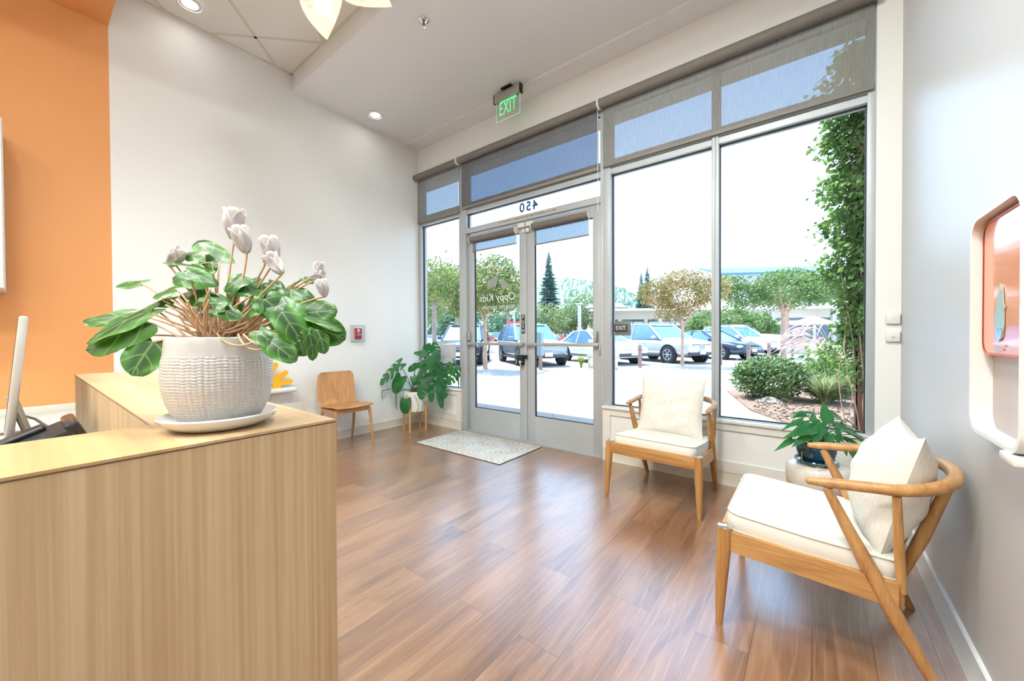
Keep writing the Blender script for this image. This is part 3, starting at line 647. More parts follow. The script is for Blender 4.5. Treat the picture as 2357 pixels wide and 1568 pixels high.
# desk phone
t = thing('desk_phone', 'black desk phone tilted back on the work surface behind the ledge', 'phone', (-1.62, .072, WZ))
Mp = Matrix.Translation((0, 0, .215)) @ Matrix.Rotation(R(24), 4, 'X')
MB().box((-.1, -.25, -.035), (.1, .01, .002), .008, 2, Mp).build('phone_body', M_BLACK, t)
MB().box((-.09, -.22, .0), (-.03, -.03, .016), .007, 3, Mp).build('handset', M_BLACK, t)
MB().box((-.1, .0, -.04), (.1, .028, .012), .008, 2, Mp).build('phone_back_rim', mat('glossy_black', (30, 30, 33), .15), t)
MB().box((-.08, -.15, 0), (.08, -.04, .145), .01, 2).build('phone_stand', M_BLACK, t)
MB().box((-.005, -.13, .0005), (.08, -.04, .002), 0, 2, Mp).build('phone_display', mat('phone_lcd', (70, 80, 84), .2), t)
cb = MB().tube([(-2.2, -.0, .93), (-2.05, .03, .93), (-1.86, .06, .915), (-1.76, .085, .88), (-1.74, .10, .80), (-1.735, .10, .75)], .004, 8).tube([(-2.26, -.01, .93), (-2.19, 0, .93)], .008, 8)
tag(cb.build('cable', mat('grey_cable', (172, 162, 154), .5)), 'thin grey cable running from the monitor to the desk phone', 'cable')
# ================================================================ CYCLAMEN
PC = V((-.742, .196, 1.0605))
def pot_mat():
    m, nt, b = newmat('textured_white_glaze'); b.inputs['Base Color'].default_value = lin((208, 204, 201)); b.inputs['Roughness'].default_value = .28; b.inputs['Coat Weight'].default_value = .3
    return m
t = tag(MB().lathe([(.0, .0), (.052, .0), (.060, .003), (.073, .011), (.077, .019), (.075, .021), (.069, .014), (.056, .008), (0, .007)], 64).build('plant_saucer', mat('white_glaze', (236, 233, 229), .22, coat=.4), loc=PC), 'round white ceramic saucer under the cyclamen pot', 'saucer')
cyc = thing('potted_cyclamen', 'white-flowered cyclamen in a textured white pot on the desk corner', 'plant', PC+V((0, 0, .0075)))
prof = [(.0, .0), (.046, .0), (.052, .004), (.060, .018), (.0668, .036), (.0708, .056), (.0718, .072), (.0708, .094), (.0693, .102), (.0688, .106), (.0672, .126), (.0655, .1318), (.063, .1325), (.061, .130), (.062, .118), (.063, .105), (0, .105)]
def pot_mesh():
    # glazed rim band, woven relief below it, modelled in the surface
    mb = MB(); nk = 336; rows = []
    zs = [0, .002, .004]+[.006+.1*i/88 for i in range(89)]+[.108, .114, .120, .126, .1305]
    def rad(z):
        for (r0, z0), (r1, z1) in zip(prof[1:], prof[2:]):
            if z0 <= z <= z1 and z1 > z0: return r0+(r1-r0)*(z-z0)/(z1-z0)
        return prof[11][0]
    rnd = random.Random(2); ph = [rnd.uniform(-.5, .5) for _ in range(80)]
    vs = []; fs = []
    for z in zs:
        r0 = rad(z)
        for k in range(nk):
            a = 2*PI*k/nk; d = 0
            if .006 < z < .105:
                fadez = min(1, (z-.006)/.012, (.1055-z)/.004); col = a*30
                row = z*PI/.0044+ph[int(col/PI) % 60]*1.5
                d = .0017*fadez*(abs(math.sin(col))**.6*abs(math.sin(row))**.6-.5)
            vs.append(((r0+d)*math.cos(a), (r0+d)*math.sin(a), z))
    m = len(zs)
    for i in range(m-1):
        for k in range(nk):
            k2 = (k+1) % nk; fs.append((i*nk+k, i*nk+k2, (i+1)*nk+k2, (i+1)*nk+k))
    mb.add(vs, fs); mb.lathe([(.0655, .1305), (.0648, .1322), (.063, .1325), (.061, .130), (.062, .118), (.063, .108), (0, .108)], 84); mb.lathe([(0, 0), (.046, 0)], 84)
    return mb
fixnormals(pot_mesh().build('pot', pot_mat(), cyc, 60))
MB().lathe([(.0625, .116), (.05, .120), (.03, .124), (0, .127)], 32).build('soil', mat('dark_soil', (70, 52, 40), .9, bmp=.8, bs=300, bd=.004, var=.4, vs=200), cyc)
# ---- leaf generator: base point, tip direction, face normal
M_CYCL = leafmat('cyclamen_leaf', (58, 112, 36), (96, 146, 44), (138, 176, 98), (20, 64, 24), .16, .36, vk=.55)
M_CYST = mat('cyclamen_stem', (198, 158, 122), .5, var=.15, vs=60)
# axis depth at pot centre ~.61 ; px, py of leaf base (petiole joint), tip px, axis depth, width px, tilt of face normal (cam-up mix), kind
D0 = (PC-CAM).dot(FWD); cyT = Matrix.Translation(-(PC+V((0, 0, .0075))))
def cp(px, py, dd): return cyT @ DP(px, py, D0+dd)
# (base x,y, tip x,y, depth offset base, tip, width px, normal: up, toward camera, side)
LV = [
 (352,712, 190,770, -.02,-.05,  78, .75,.62,.0, .1), (330,742, 196,800, -.03,-.04, 92, .35,.95,.0, .0), (322,728, 190,726, .03,.01, 66, .7,.7,.0,.1),
 (352,788, 300,858, -.03,-.05, 92, .15,1.,.25,.05), (300,775, 232,800, .0,.0, 60, .6,.7,0,.1), (326,652, 268,652, .02,.02, 44, .8,.65,0,.05),
 (478,600, 540,592, .03,.02, 0,0,0,0,0), (505,604, 452,550, .05,.06, 74, .45,.85,.3,.1), (522,590, 560,592, 0,0,0,0,0,0,0),
 (470,588, 424,582, .04,.04, 50, .6,.75,0,.1), (486,604, 448,602, .02,.03, 44, .95,.35,0,.05), (400,605, 470,610, .02,.0, 34, .95,.25,0,.05),
 (470,640, 392,632, .0,.0, 66, .45,.9,0,.1), (430,625, 492,640, -.03,-.03, 48, .8,.6,0,.25), (405,665, 352,672, -.01,-.01, 56, .8,.6,0,.15), (400,690, 348,695, .0,0., 58, .75,.6,0,.1),
 (435,672, 478,690, .02,.0, 60, .6,.8,0,.1), (480,680, 432,690, -.03,-.02, 40, .75,.7,0,.25), (476,682, 522,690, -.03,-.03, 42, .8,.6,0,.25),
 (500,708, 548,722, -.05,-.05, 44, .7,.7,0,.3), (516,708, 478,716, -.05,-.04, 38, .7,.7,0,.25),
 (555,640, 520,660, .0,-.01, 66, .45,.85,-.2,.15), (556,650, 585,668, .0,.0, 52, .7,.7,0,.2), (600,655, 560,660, .02,.0, 86, .5,.85,0,.05), (618,650, 650,660, .03,.03, 50, .8,.5,0,.15),
 (548,690, 520,700, .01,.01, 62, .3,.95,0,.0), (600,695, 562,712, -.03,-.03, 72, .65,.75,0,.25), (610,690, 640,712, -.03,-.03, 70, .6,.8,0,.3), (628,675, 660,700, -.01,-.01, 74, .8,.6,0,.25),
 (640,705, 690,740, -.03,-.04, 78, .6,.8,.1,.3), (650,720, 688,775, -.05,-.06, 64, .5,.85,.2,.25), (596,765, 640,790, -.06,-.07, 44, .75,.6,0,.6), (622,786, 668,815, -.06,-.07, 56, .6,.75,0,.35),
 (700,640, 720,650, .03,.03, 34, .9,.4,0,.1), (680,650, 694,643, .03,.03, 30, .95,.3,0,.0), (672,668, 722,690, .01,.0, 48, .7,.65,0,.25), (660,680, 640,690, .01,.01, 50, .4,.9,0,.1),
 (700,722, 768,712, -.01,-.01, 66, .3,.95,-.1,.05), (702,728, 782,746, -.02,-.02, 36, .9,.4,0,.15), (718,748, 788,778, .0,-.0, 80, .25,.97,0,.05), (690,770, 722,800, -.02,-.03, 56, .4,.9,0,.1),
 (676,760, 650,800, -.03,-.04, 60, .4,.9,0,.15), (690,785, 700,818, -.05,-.05, 46, .2,.95,.2,.1), (712,768, 728,824, -.05,-.05, 38, .3,.5,.8,.2), (730,760, 752,800, -.03,-.04, 44, .4,.5,.6,.3),
 (640,735, 668,750, -.01,-.01, 60, .5,.85,0,.1), (560,700, 600,702, .03,.03, 60, .6,.7,0,.1), (440,705, 485,712, .04,.03, 52, .5,.85,0,.1), (450,716, 486,728, .05,.05, 44, .5,.85,0,.1)]
fol = MB(); stm = MB(); rnd = random.Random(5); CUP = UPV; TOC = -FWD; SID = RGT
for e in LV:
    if e[6] == 0: continue
    bx, by, tx, ty, d0_, d1_, wpx, nu_, nc_, ns_, curl = e
    b = cp(bx, by, d0_); tp = cp(tx, ty, d1_); W = wpx/F_PX*D0*1.0
    ax = tp-b; Ln = max(ax.length*1.12, W*.72)
    nrm = CUP*nu_+TOC*nc_+SID*ns_
    leaf(fol, b, ax, nrm, Ln*.95, W*.90, .24, .16, curl+.06, .26, 14, 12, wav=.055, ph=rnd.uniform(0, 6))
    a = rnd.uniform(0, 2*PI); rr = rnd.uniform(.005, .03); root = V((math.cos(a)*rr, math.sin(a)*rr, .118))
    out = V((b.x, b.y, 0)); k = min(1, out.length/.07); mid = root*.35+b*.65+V((0, 0, .012+.02*(1-k))); low = root+V((b.x*.25, b.y*.25, .012 if b.z > .13 else .022))
    P = [root, low, mid, b]; pts = []
    for i in range(13):
        u = i/12; q = [P[0]*(1-u)**3+P[1]*3*u*(1-u)**2+P[2]*3*u*u*(1-u)+P[3]*u**3][0]; pts.append(q)
    stm.tube(pts, [.0017]*6+[.0014]*7, 7)
for k in range(40):   # bare and looping petioles around the crown
    a = rnd.uniform(0, 2*PI); r0 = rnd.uniform(.004, .03); r1 = rnd.uniform(.035, .062); h = rnd.uniform(.015, .06)
    p0 = V((math.cos(a)*r0, math.sin(a)*r0, .118)); p1 = V((math.cos(a+.4)*r1, math.sin(a+.4)*r1, .125+h)); p2 = V((math.cos(a+.6)*(r1+.02), math.sin(a+.6)*(r1+.02), .13+h*1.2))
    stm.tube([p0, p0*.5+p1*.5+V((0, 0, .01)), p1, p2], [.0018, .0017, .0015, .0012], 7)
def bez(P, n=14):
    o = []
    for i in range(n+1):
        u = i/n; o.append(P[0]*(1-u)**3+P[1]*3*u*(1-u)**2+P[2]*3*u*u*(1-u)+P[3]*u**3)
    return o
for (pa, pb, pc_, pd) in (((500, 768), (520, 800), (560, 806), (600, 778)), ((548, 770), (562, 812), (600, 812), (626, 796)), ((560, 770), (580, 790), (600, 800), (622, 795))):
    stm.tube(bez([cp(*pa, -.045), cp(*pb, -.062), cp(*pc_, -.064), cp(*pd, -.055)]), .0016, 7)
fol.build('foliage', M_CYCL, cyc, 180)
stm.build('stems', M_CYST, cyc, 180)
# flowers: swept-back petals above a nodding cup
M_PETW = leafmat('cyclamen_petal', (255, 251, 253), (253, 246, 249), trans=.35, rough=.5, veins=False, tcol=(255, 240, 240))
FL = [(562,590, 545,520, 62, .02, (533,575), 0), (570,572, 566,538, 52, .0, (566,640), 18), (640,624, 628,575, 52, .01, (608,640), 10), (616,606, 602,588, 40, .02, (600,640), -25), (660,628, 645,604, 44, .0, (646,640), 35), (742,640, 734,608, 32, .02, (695,655), 10), (720,637, 702,632, 30, .02, (680,660), -70), (754,686, 748,658, 34, .0, (700,690), 15), (394,615, 386,590, 44, .03, (392,616), -35)]
fsx = {0: (540, 548), 1: (567, 578), 2: (629, 602), 3: (612, 604), 4: (647, 628), 5: (738, 638), 6: (716, 640), 7: (748, 680), 8: (392, 610)}
for i, (bx, by, tx, ty, spx, dd, (sx_, sy_), lean) in enumerate(FL):
    hx, hy = fsx[i]; hook = cp(hx, hy, dd); f = MB(); S = spx/F_PX*D0
    axis = (UPV*math.cos(R(lean))+RGT*math.sin(R(-lean))).normalized(); q = axis.orthogonal().normalized(); q2 = axis.cross(q)
    for k in range(5):
        a = 2*PI*k/5+i; rad = (q*math.cos(a)+q2*math.sin(a)).normalized(); tan_ = axis.cross(rad)
        def fn(u, w, rad=rad, tan_=tan_):
            s = (w-.5)*2; wd = S*.36*math.sin(PI*(.10+.80*u))**.8
            return hook+axis*(S*(-.05+1.15*u))+rad*(S*(.10+.30*u*u-.08*s*s))+tan_*(s*wd)+rad*(S*.05*math.sin(7*u+k))
        f.grid(fn, 8, 6)
    fo = solid(f.build('flower', M_PETW, cyc, 180), .0006)
    MB().ball(hook-axis*S*.02, S*.11, 12, 8).build('calyx', mat('calyx_%d' % i, (196, 176, 150), .6) if i == 0 else MT['calyx_0'], fo)
    st = MB(); root = V((.01*math.cos(i), .01*math.sin(i), .118)); base_ = cp(sx_, sy_, dd)
    st.tube(bez([root, root*.5+base_*.5+V((0, 0, .01)), base_*.75+hook*.25, hook-axis*S*.08]), .0015, 7)
    st.build('flower_stalk', M_CYST, fo, 180)
# ================================================================ BENT-PLY SIDE CHAIR
W_CH = wood('ply_oak', [(166, 116, 70), (192, 140, 90), (210, 160, 110)], 'Z', .42, 1.0, .4, across=18, along=1.4)
W_CHL = wood('oak_leg', [(160, 112, 66), (184, 134, 84), (200, 152, 102)], 'Z', .42, 1.0, .4, across=40, along=3)
ch = thing('side_chair', 'bent plywood oak side chair standing against the left wall', 'chair', (-4.07, 2.20, 0), R(88))
# local: front is -Y, seat profile swept across X
prof = [(-.245, .446), (-.235, .452), (-.2, .455), (-.1, .449), (.0, .441), (.06, .437), (.10, .440), (.132, .452), (.152, .475), (.166, .51), (.182, .58), (.198, .67), (.211, .76), (.216, .806)]
mb = MB()
def shell(u, w):
    s = (w-.5)*2; f = u*(len(prof)-1); i = min(len(prof)-2, int(f)); k = f-i
    y = prof[i][0]*(1-k)+prof[i+1][0]*k; z = prof[i][1]*(1-k)+prof[i+1][1]*k
    back = max(0, (z-.46)/.35); hw = .215+.0*back
    if u < .5: hw = .205+.012*min(1, u*6)
    if z > .74: q = (z-.74)/.068; hw -= .055*(1-math.sqrt(max(0, 1-min(1, q)**2)))
    if back > 0: hw *= 1-.05*min(1, back*1.2)
    return (s*hw, y-.03*back*s*s, z+(.012*s*s if u < .5 else 0))
mb.grid(shell, 52, 20)
o = solid(mb.build('seat_shell', W_CH, ch, 180), .011); bv = o.modifiers.new('b', 'BEVEL'); bv.width = .004; bv.segments = 2
for sx_ in (-1, 1):
    MB().tube([(sx_*.21, -.235, 0), (sx_*.19, -.19, .42)], [.011, .017], 14).build('leg', W_CHL, ch)
    MB().tube([(sx_*.205, .235, 0), (sx_*.18, .11, .43)], [.011, .017], 14).build('leg', W_CHL, ch)
    MB().box((sx_*.185-.011, -.19, .385), (sx_*.185+.011, .12, .432), .003).build('side_rail', W_CHL, ch)
MB().box((-.19, -.2, .39), (.19, -.178, .437), .003).build('front_rail', W_CHL, ch); MB().box((-.18, .10, .385), (.18, .122, .43), .003).build('rear_rail', W_CHL, ch)
# ================================================================ PLANT STAND + MONSTERA
sp = V((-4.015, 3.11, 0))
W_BAM = wood('bamboo', [(186, 132, 66), (206, 152, 82), (220, 170, 100)], 'Z', .45, 1, .3, across=40, along=3)
t = thing('plant_stand', 'four-legged wooden plant stand under the white pot by the sidelight', 'plant stand', sp, R(28))
for k in range(4):
    M = Matrix.Rotation(PI/2*k, 4, 'Z')
    MB().tube([(.150, 0, 0), (.150, 0, .365)], .0125, 14, M=M).build('leg', W_BAM, t)
MB().box((-.142, -.011, .225), (.142, .011, .248), .002).build('cross_bar', W_BAM, t); MB().box((-.011, -.142, .225), (.011, .142, .248), .002).build('cross_bar', W_BAM, t)
mon = thing('potted_monstera', 'monstera with split leaves in a white cylinder pot on the plant stand', 'plant', sp+V((0, 0, .2485)))
MB().lathe([(0, 0), (.12, 0), (.128, .006), (.131, .03), (.132, .252), (.130, .256), (.124, .256), (.122, .22), (0, .22)], 48).build('pot', mat('matt_white_pot', (232, 228, 222), .45), mon)
MB().lathe([(.122, .228), (.06, .234), (0, .238)], 24).build('soil', MT['dark_soil'], mon)
M_MON = leafmat('monstera_leaf', (30, 92, 52), (58, 126, 60), (52, 116, 64), None, .22, .22, tcol=(90, 170, 70))
M_MST = mat('monstera_stem', (74, 96, 56), .5)
DM = (sp-CAM).dot(FWD); mT = Matrix.Translation(-(sp+V((0, 0, .2485))))
def mp(px, py, dd): return mT @ DP(px, py, DM+dd)
ML = [ # base, tip, depth base, tip, width px, normal(up,cam,side), cut
 (921,838, 869,876, -.05,-.12, 50, .75,.6,-.3, 1), (923,868, 904,903, -.06,-.1, 36, .5,.85,-.1, 0), (957,842, 938,851, .0,-.02, 26, .7,.6,0, 0), (957,842, 984,836, .0,.02, 22, .7,.6,0, 0),
 (990,818, 994,890, -.08,-.16, 56, .45,.85,.25, 1), (992,795, 1008,828, -.0,-.04, 46, .5,.7,.5, 1), (984,816, 955,808, .0,-.02, 26, .7,.5,0, 1), (1000,838, 1032,862, -.02,-.03, 34, .6,.6,.4, 0), (990,800, 972,798, .02,.03, 22, .5,.7,0,0),
 (1046,846, 1028,884, .0,-.04, 46, .5,.8,.3, 1), (1047,833, 1066,888, .02,.0, 13, .2,.3,.9, 0), (1033,840, 1026,852, .03,.03, 15, .5,.8,0, 0), (1005,878, 1027,912, -.08,-.12, 38, .6,.75,.2, 1),
 (974,882, 968,918, -.13,-.17, 30, .4,.9,0, 1), (992,900, 992,925, -.12,-.15, 17, .3,.9,.1, 0), (1011,905, 1019,939, -.08,-.1, 17, .3,.8,.3, 0), (934,920, 930,952, -.15,-.19, 30, .35,.9,-.1, 0), (911,906, 906,944, -.1,-.14, 12, .3,.5,-.8, 0),
 (880,900, 876,923, -.05,-.06, 9, .3,.5,-.8, 0), (951,868, 955,886, -.06,-.09, 18, .4,.9,0, 0), (968,862, 962,884, -.09,-.11, 17, .4,.8,0, 0), (1012,862, 1022,896, -.06,-.08, 30, .5,.8,.2, 1), (985,862, 1000,888, -.1,-.13, 34, .4,.9,.1, 1), (1004,845, 986,872, -.03,-.06, 30, .6,.7,0, 1), (978,874, 992,900, -.12,-.15, 26, .4,.9,.2, 0)]
fol = MB(); stm = MB(); rnd = random.Random(11)
for (bx, by, tx, ty, d0_, d1_, wpx, a, b_, c, cut) in ML:
    B = mp(bx, by, d0_); T = mp(tx, ty, d1_); W = wpx/F_PX*DM; Ln = max((T-B).length*1.1, W*.8)
    kp = None
    if cut:
        def kp(u, w):
            s = abs(w-.5)*2; k = ((u-.75*s*.35)*5.2) % 1.0
            hole = (.12 < s < .36 and abs(((u-.1*s)*5.2) % 1.0-.5) < .17 and .22 < u < .7 and int(u*5.2) % 2 == 0)
            return not ((s > .40 and k < .26 and .1 < u < .9) or hole)
    leaf(fol, B, T-B, UPV*a-FWD*b_+RGT*c, Ln*.95, W*.88, .22, .14, .22, .18, 40 if cut else 16, 24 if cut else 10, keep=kp, wav=.02, ph=rnd.uniform(0, 6))
    an = rnd.uniform(0, 2*PI); root = V((math.cos(an)*.04, math.sin(an)*.04, .23)); out = B-root
    stm.tube(bez([root, root+V((out.x*.15, out.y*.15, max(.06, out.z*.5))), root*.25+B*.75+V((0, 0, .05 if B.z < .5 else .0)), B]), .0042, 7)
stm.tube(bez([V((.05, -.02, .23)), V((.16, -.02, .3)), V((.26, -.03, .25)), V((.2, -.05, .04))]), .003, 6).tube(bez([V((.08, -.08, .24)), V((.17, -.1, .16)), V((.21, -.06, .1)), V((.13, -.1, -.02))]), .003, 6)
fol.build('foliage', M_MON, mon, 180); stm.build('stems', M_MST, mon, 180)
# ================================================================ DOOR MAT
def rug_mat():
    m, nt, b = newmat('damask_rug'); v = coords(nt, (1, 1, 1)); cs = N(nt, 'ShaderNodeSeparateXYZ'); L(nt, v, cs.inputs[0])
    def rings(ox, oy, px, py):
        mp_ = N(nt, 'ShaderNodeMapping'); mp_.inputs['Location'].default_value = (ox, oy, 0); mp_.inputs['Scale'].default_value = (1/px, 1/py, 0); L(nt, v, mp_.inputs['Vector'])
        fr_ = N(nt, 'ShaderNodeVectorMath', operation='FRACTION'); L(nt, mp_.outputs[0], fr_.inputs[0])
        sb_ = N(nt, 'ShaderNodeVectorMath', operation='SUBTRACT'); sb_.inputs[1].default_value = (.5, .5, 0); L(nt, fr_.outputs[0], sb_.inputs[0])
        nz_ = N(nt, 'ShaderNodeTexNoise'); nz_.inputs['Scale'].default_value = 38; L(nt, v, nz_.inputs['Vector'])
        le = N(nt, 'ShaderNodeVectorMath', operation='LENGTH'); L(nt, sb_.outputs[0], le.inputs[0])
        ad_ = N(nt, 'ShaderNodeMath', operation='MULTIPLY_ADD'); ad_.inputs[1].default_value = .16; L(nt, nz_.outputs['Fac'], ad_.inputs[0]); L(nt, le.outputs['Value'], ad_.inputs[2])
        mu_ = N(nt, 'ShaderNodeMath', operation='MULTIPLY'); mu_.inputs[1].default_value = 46; L(nt, ad_.outputs[0], mu_.inputs[0])
        si_ = N(nt, 'ShaderNodeMath', operation='SINE'); L(nt, mu_.outputs[0], si_.inputs[0]); return si_.outputs[0]
    a = rings(0, 0, .4, .4); nz = N(nt, 'ShaderNodeTexNoise'); nz.inputs['Scale'].default_value = 5; nz.inputs['Detail'].default_value = 5; L(nt, v, nz.inputs['Vector'])
    mx = N(nt, 'ShaderNodeMath', operation='MULTIPLY_ADD'); mx.inputs[1].default_value = .16; L(nt, a, mx.inputs[0]); L(nt, nz.outputs['Fac'], mx.inputs[2])
    c = ramp(nt, mx.outputs[0], [(.30, lin((196, 190, 178))), (.5, lin((208, 206, 200))), (.70, lin((222, 222, 218)))])
    L(nt, c, b.inputs['Base Color']); b.inputs['Roughness'].default_value = .85; b.inputs['Specular IOR Level'].default_value = .25
    n2 = N(nt, 'ShaderNodeTexNoise'); n2.inputs['Scale'].default_value = 300; L(nt, v, n2.inputs['Vector']); bump(nt, b, n2.outputs['Fac'], .4, .004); return m
t = thing('door_mat', 'pale damask-patterned rug lying in front of the glass doors', 'rug', (-2.905, 3.1, 0))
MB().box((-.612, -.362, .001), (.612, .352, .009), .003).build('pile_field', rug_mat(), t)
MB().box((-.618, -.368, .0005), (.618, .358, .006), .002).build('bound_edge', mat('rug_edge', (96, 92, 90), .8), t)
# ================================================================ LOUNGE CHAIRS
W_LC = wood('lounge_ash', [(158, 110, 62), (182, 134, 82), (200, 154, 100)], 'Z', .36, 1, .45, across=34, along=2.2)
W_LX = wood('lounge_ash_x', [(158, 110, 62), (182, 134, 82), (200, 154, 100)], 'X', .36, 1, .45, across=34, along=2.2)
W_LY = wood('lounge_ash_y', [(158, 110, 62), (182, 134, 82), (200, 154, 100)], 'Y', .36, 1, .45, across=34, along=2.2)
M_CUSH = mat('seat_linen', (236, 232, 224), .8, spec=.25, bmp=.25, bs=500, bd=.001)
M_PIPE = mat('cushion_piping', (222, 216, 206), .8)
M_CAP = mat('polished_cap', (226, 220, 206), .15, .9)
def linen():
    m, nt, b = newmat('pillow_linen'); b.inputs['Roughness'].default_value = .85; b.inputs['Specular IOR Level'].default_value = .2
    n = N(nt, 'ShaderNodeTexNoise'); n.inputs['Scale'].default_value = 1; n.inputs['Detail'].default_value = 4; L(nt, coords(nt, (90, 260, 22)), n.inputs['Vector'])
    L(nt, ramp(nt, n.outputs['Fac'], [(.3, lin((224, 218, 206))), (.7, lin((240, 236, 228)))]), b.inputs['Base Color'])
    n3 = N(nt, 'ShaderNodeTexNoise'); n3.inputs['Scale'].default_value = 1; n3.inputs['Detail'].default_value = 2; L(nt, coords(nt, (60, 60, 14)), n3.inputs['Vector'])
    bump(nt, b, n3.outputs['Fac'], .5, .004); return m
M_LINEN = linen()
def pillow_mb(w, h, th, sag=.05, seed=1):
    mb = MB(); rnd = random.Random(seed); ph = [rnd.uniform(0, 6) for _ in range(6)]
    for side in (1, -1):
        def fn(u, v, side=side):
            a, b = (u-.5)*2, (v-.5)*2
            e = (1-abs(a)**2.3)*(1-abs(b)**2.3); t_ = th*.5*max(0, e)**.62
            x = a*w*.5*(1-.07*(1-b*b)*abs(a)**3); z = b*h*.5*(1-.07*(1-a*a)*abs(b)**3)
            if b > 0: z -= sag*h*(1-a*a)*b*b*.9
            wr = .006*math.sin(7*a+3*b+ph[0])*e+.004*math.sin(13*b-5*a+ph[1])*e+.005*math.sin(5*a*b*3+ph[2])*e
            return (x, side*(t_+wr*t_/(th*.5)), z)
        mb.grid(fn, 30, 30)
    return mb
def lounge(label, loc, rz, plabel, pw, pth, py_, lean, seed):
    t = thing('lounge_chair', label, 'armchair', loc, rz, 'ash lounge chairs')
    for s in (-1, 1):
        # front leg: turned, fattest near the rail, metal disc on top
        pts = [(s*.327, -.332, 0), (s*.3245, -.328, .10), (s*.320, -.322, .24), (s*.3165, -.316, .33), (s*.315, -.314, .402)]
        MB().tube(pts, [.0135, .019, .0255, .027, .0255], 18).build('front_leg', W_LC, t)
        MB().lathe([(.0265, 0), (.0275, .002), (.0265, .007), (.024, .0085), (0, .009)], 24, c=(s*.315, -.314, .402)).build('leg_cap', M_CAP, t)
        # rear leg runs from the floor up through the rail to the arm
        pts = [(s*.27, .315, 0), (s*.275, .268, .095), (s*.281, .19, .25), (s*.286, .14, .36), (s*.291, .075, .5), (s*.294, .015, .635)]
        MB().tube(pts, [.014, .019, .0255, .0255, .02, .0145], 18).build('rear_leg', W_LC, t)
        # side rail
        y0, y1 = -.31, .205
        vs = []
        for (y, zt, zb) in ((y0, .392, .312), (y1, .352, .268)):
            xx = .313 if y == y0 else .282
            vs += [(s*(xx-.013), y, zb), (s*(xx+.013), y, zb), (s*(xx+.013), y, zt), (s*(xx-.013), y, zt)]
        fixnormals(MB().add(vs, [(0, 1, 2, 3), (7, 6, 5, 4), (0, 4, 5, 1), (1, 5, 6, 2), (2, 6, 7, 3), (3, 7, 4, 0)]).build('side_rail', W_LY, t))
        MB().tube([(s*.272, .215, .32), (s*.283, .205, .48), (s*.292, .198, .652)], [.0135, .0145, .012], 14).build('arm_spindle', W_LC, t)
        MB().tube([(s*.085, .232, .285), (s*.10, .288, .46), (s*.115, .345, .655)], [.016, .0205, .016], 14).build('back_post', W_LC, t)
    # hoop arm
    hp = []
    for k in range(5): hp.append((-.296, -.035+.045*k, .652+.004*k))
    for k in range(1, 24):
        a = PI*k/24; hp.append((-.300*math.cos(a), .155+.225*math.sin(a)**.9, .668+.028*math.sin(a)))
    for k in range(5): hp.append((.296, .145-.045*k, .668-.004*k))
    rr = [.0135]+[.0185+.0045*math.sin(PI*i/(len(hp)-1)) for i in range(1, len(hp)-1)]+[.0135]
    MB().tube(hp, rr, 16, flat=.95).ball(hp[0], .0135, 14, 8).ball(hp[-1], .0135, 14, 8).build('hoop_arm', W_LX, t)
    MB().box((-.30, -.333, .318), (.30, -.305, .40), .004).build('front_rail', W_LX, t)
    MB().box((-.272, .195, .258), (.272, .222, .345), .004).build('rear_rail', W_LX, t)
    sl = MB()
    for k in range(5): sl.box((-.27, -.25+.1*k, .335-.005*k), (.27, -.2+.1*k, .347-.005*k))
    sl.build('seat_slat', W_LX, t)
    # seat cushion with piping
    Mc = Matrix.Translation((0, -.045, .402)) @ Matrix.Rotation(R(-4.5), 4, 'X')
    cu = MB()
    def cush(u, v, top):
        a, b = (u-.5)*2, (v-.5)*2; w = .288-.028*max(0, b); hd = .268
        f = 1-.0*abs(a); e = (1-abs(a)**8)*(1-abs(b)**8)
        # rounded plan corners
        ax, bx = a, b; m_ = max(abs(a), abs(b)); r_ = .1
        cx_ = min(1, 1-max(0, abs(b)-(1-r_))**2/r_*.5); cy_ = min(1, 1-max(0, abs(a)-(1-r_))**2/r_*.5)
        return (a*w*cx_, b*hd*cy_, (.034+.016*e*(1-.5*a*a)*(1-.4*b*b)) if top else -.034)
    cu.grid(lambda u, v: cush(u, v, True), 24, 24, M=Mc); cu.grid(lambda u, v: cush(1-u, v, False), 24, 24, M=Mc)
    ed = []
    K = 24
    for i in range(K): ed.append((i/K, 0))
    for i in range(K): ed.append((1, i/K))
    for i in range(K): ed.append((1-i/K, 1))
    for i in range(K): ed.append((0, 1-i/K))
    P = [cush(a, b, True) for a, b in ed]; n = len(P); vs = []
    lv = [(.034, 1.0), (.018, 1.012), (0, 1.016), (-.018, 1.012), (-.034, 1.0)]
    for z, s_ in lv: vs += [(p[0]*s_, p[1]*s_, z if abs(z) < .03 else (p[2] if z > 0 else z)) for p in P]
    cu.add(vs, [(j*n+i, j*n+(i+1) % n, (j+1)*n+(i+1) % n, (j+1)*n+i) for j in range(4) for i in range(n)], Mc)
    so = fixnormals(cu.build('seat_cushion', M_CUSH, t, 50)); so['label'] = 'off-white seat cushion'
    for z in (1, -1): MB().tube([Mc @ V((p[0]*1.004, p[1]*1.004, (p[2] if z > 0 else -.034))) for p in P], .0042, 8, closed=True).build('piping', M_PIPE, so)
    # pillow rests on the seat against the hoop
    w = pw; pl = tag(pillow_mb(w, .47, pth, .06, seed).build('back_pillow', M_LINEN, None, 60), plabel, 'pillow', 'off-white back pillows')
    pl.matrix_world = Matrix.Translation(loc) @ Matrix.Rotation(rz, 4, 'Z') @ Matrix.Translation((0, py_, .648 if lean == -14 and pth < .2 else .625)) @ Matrix.Rotation(R(lean), 4, 'X')
    return t
lounge('ash hoop-back lounge chair with off-white cushions standing below the big window', V((-.882, 3.045, 0)), R(-3), 'off-white square pillow on the lounge chair below the window', .50, .15, .095, -14, 1)
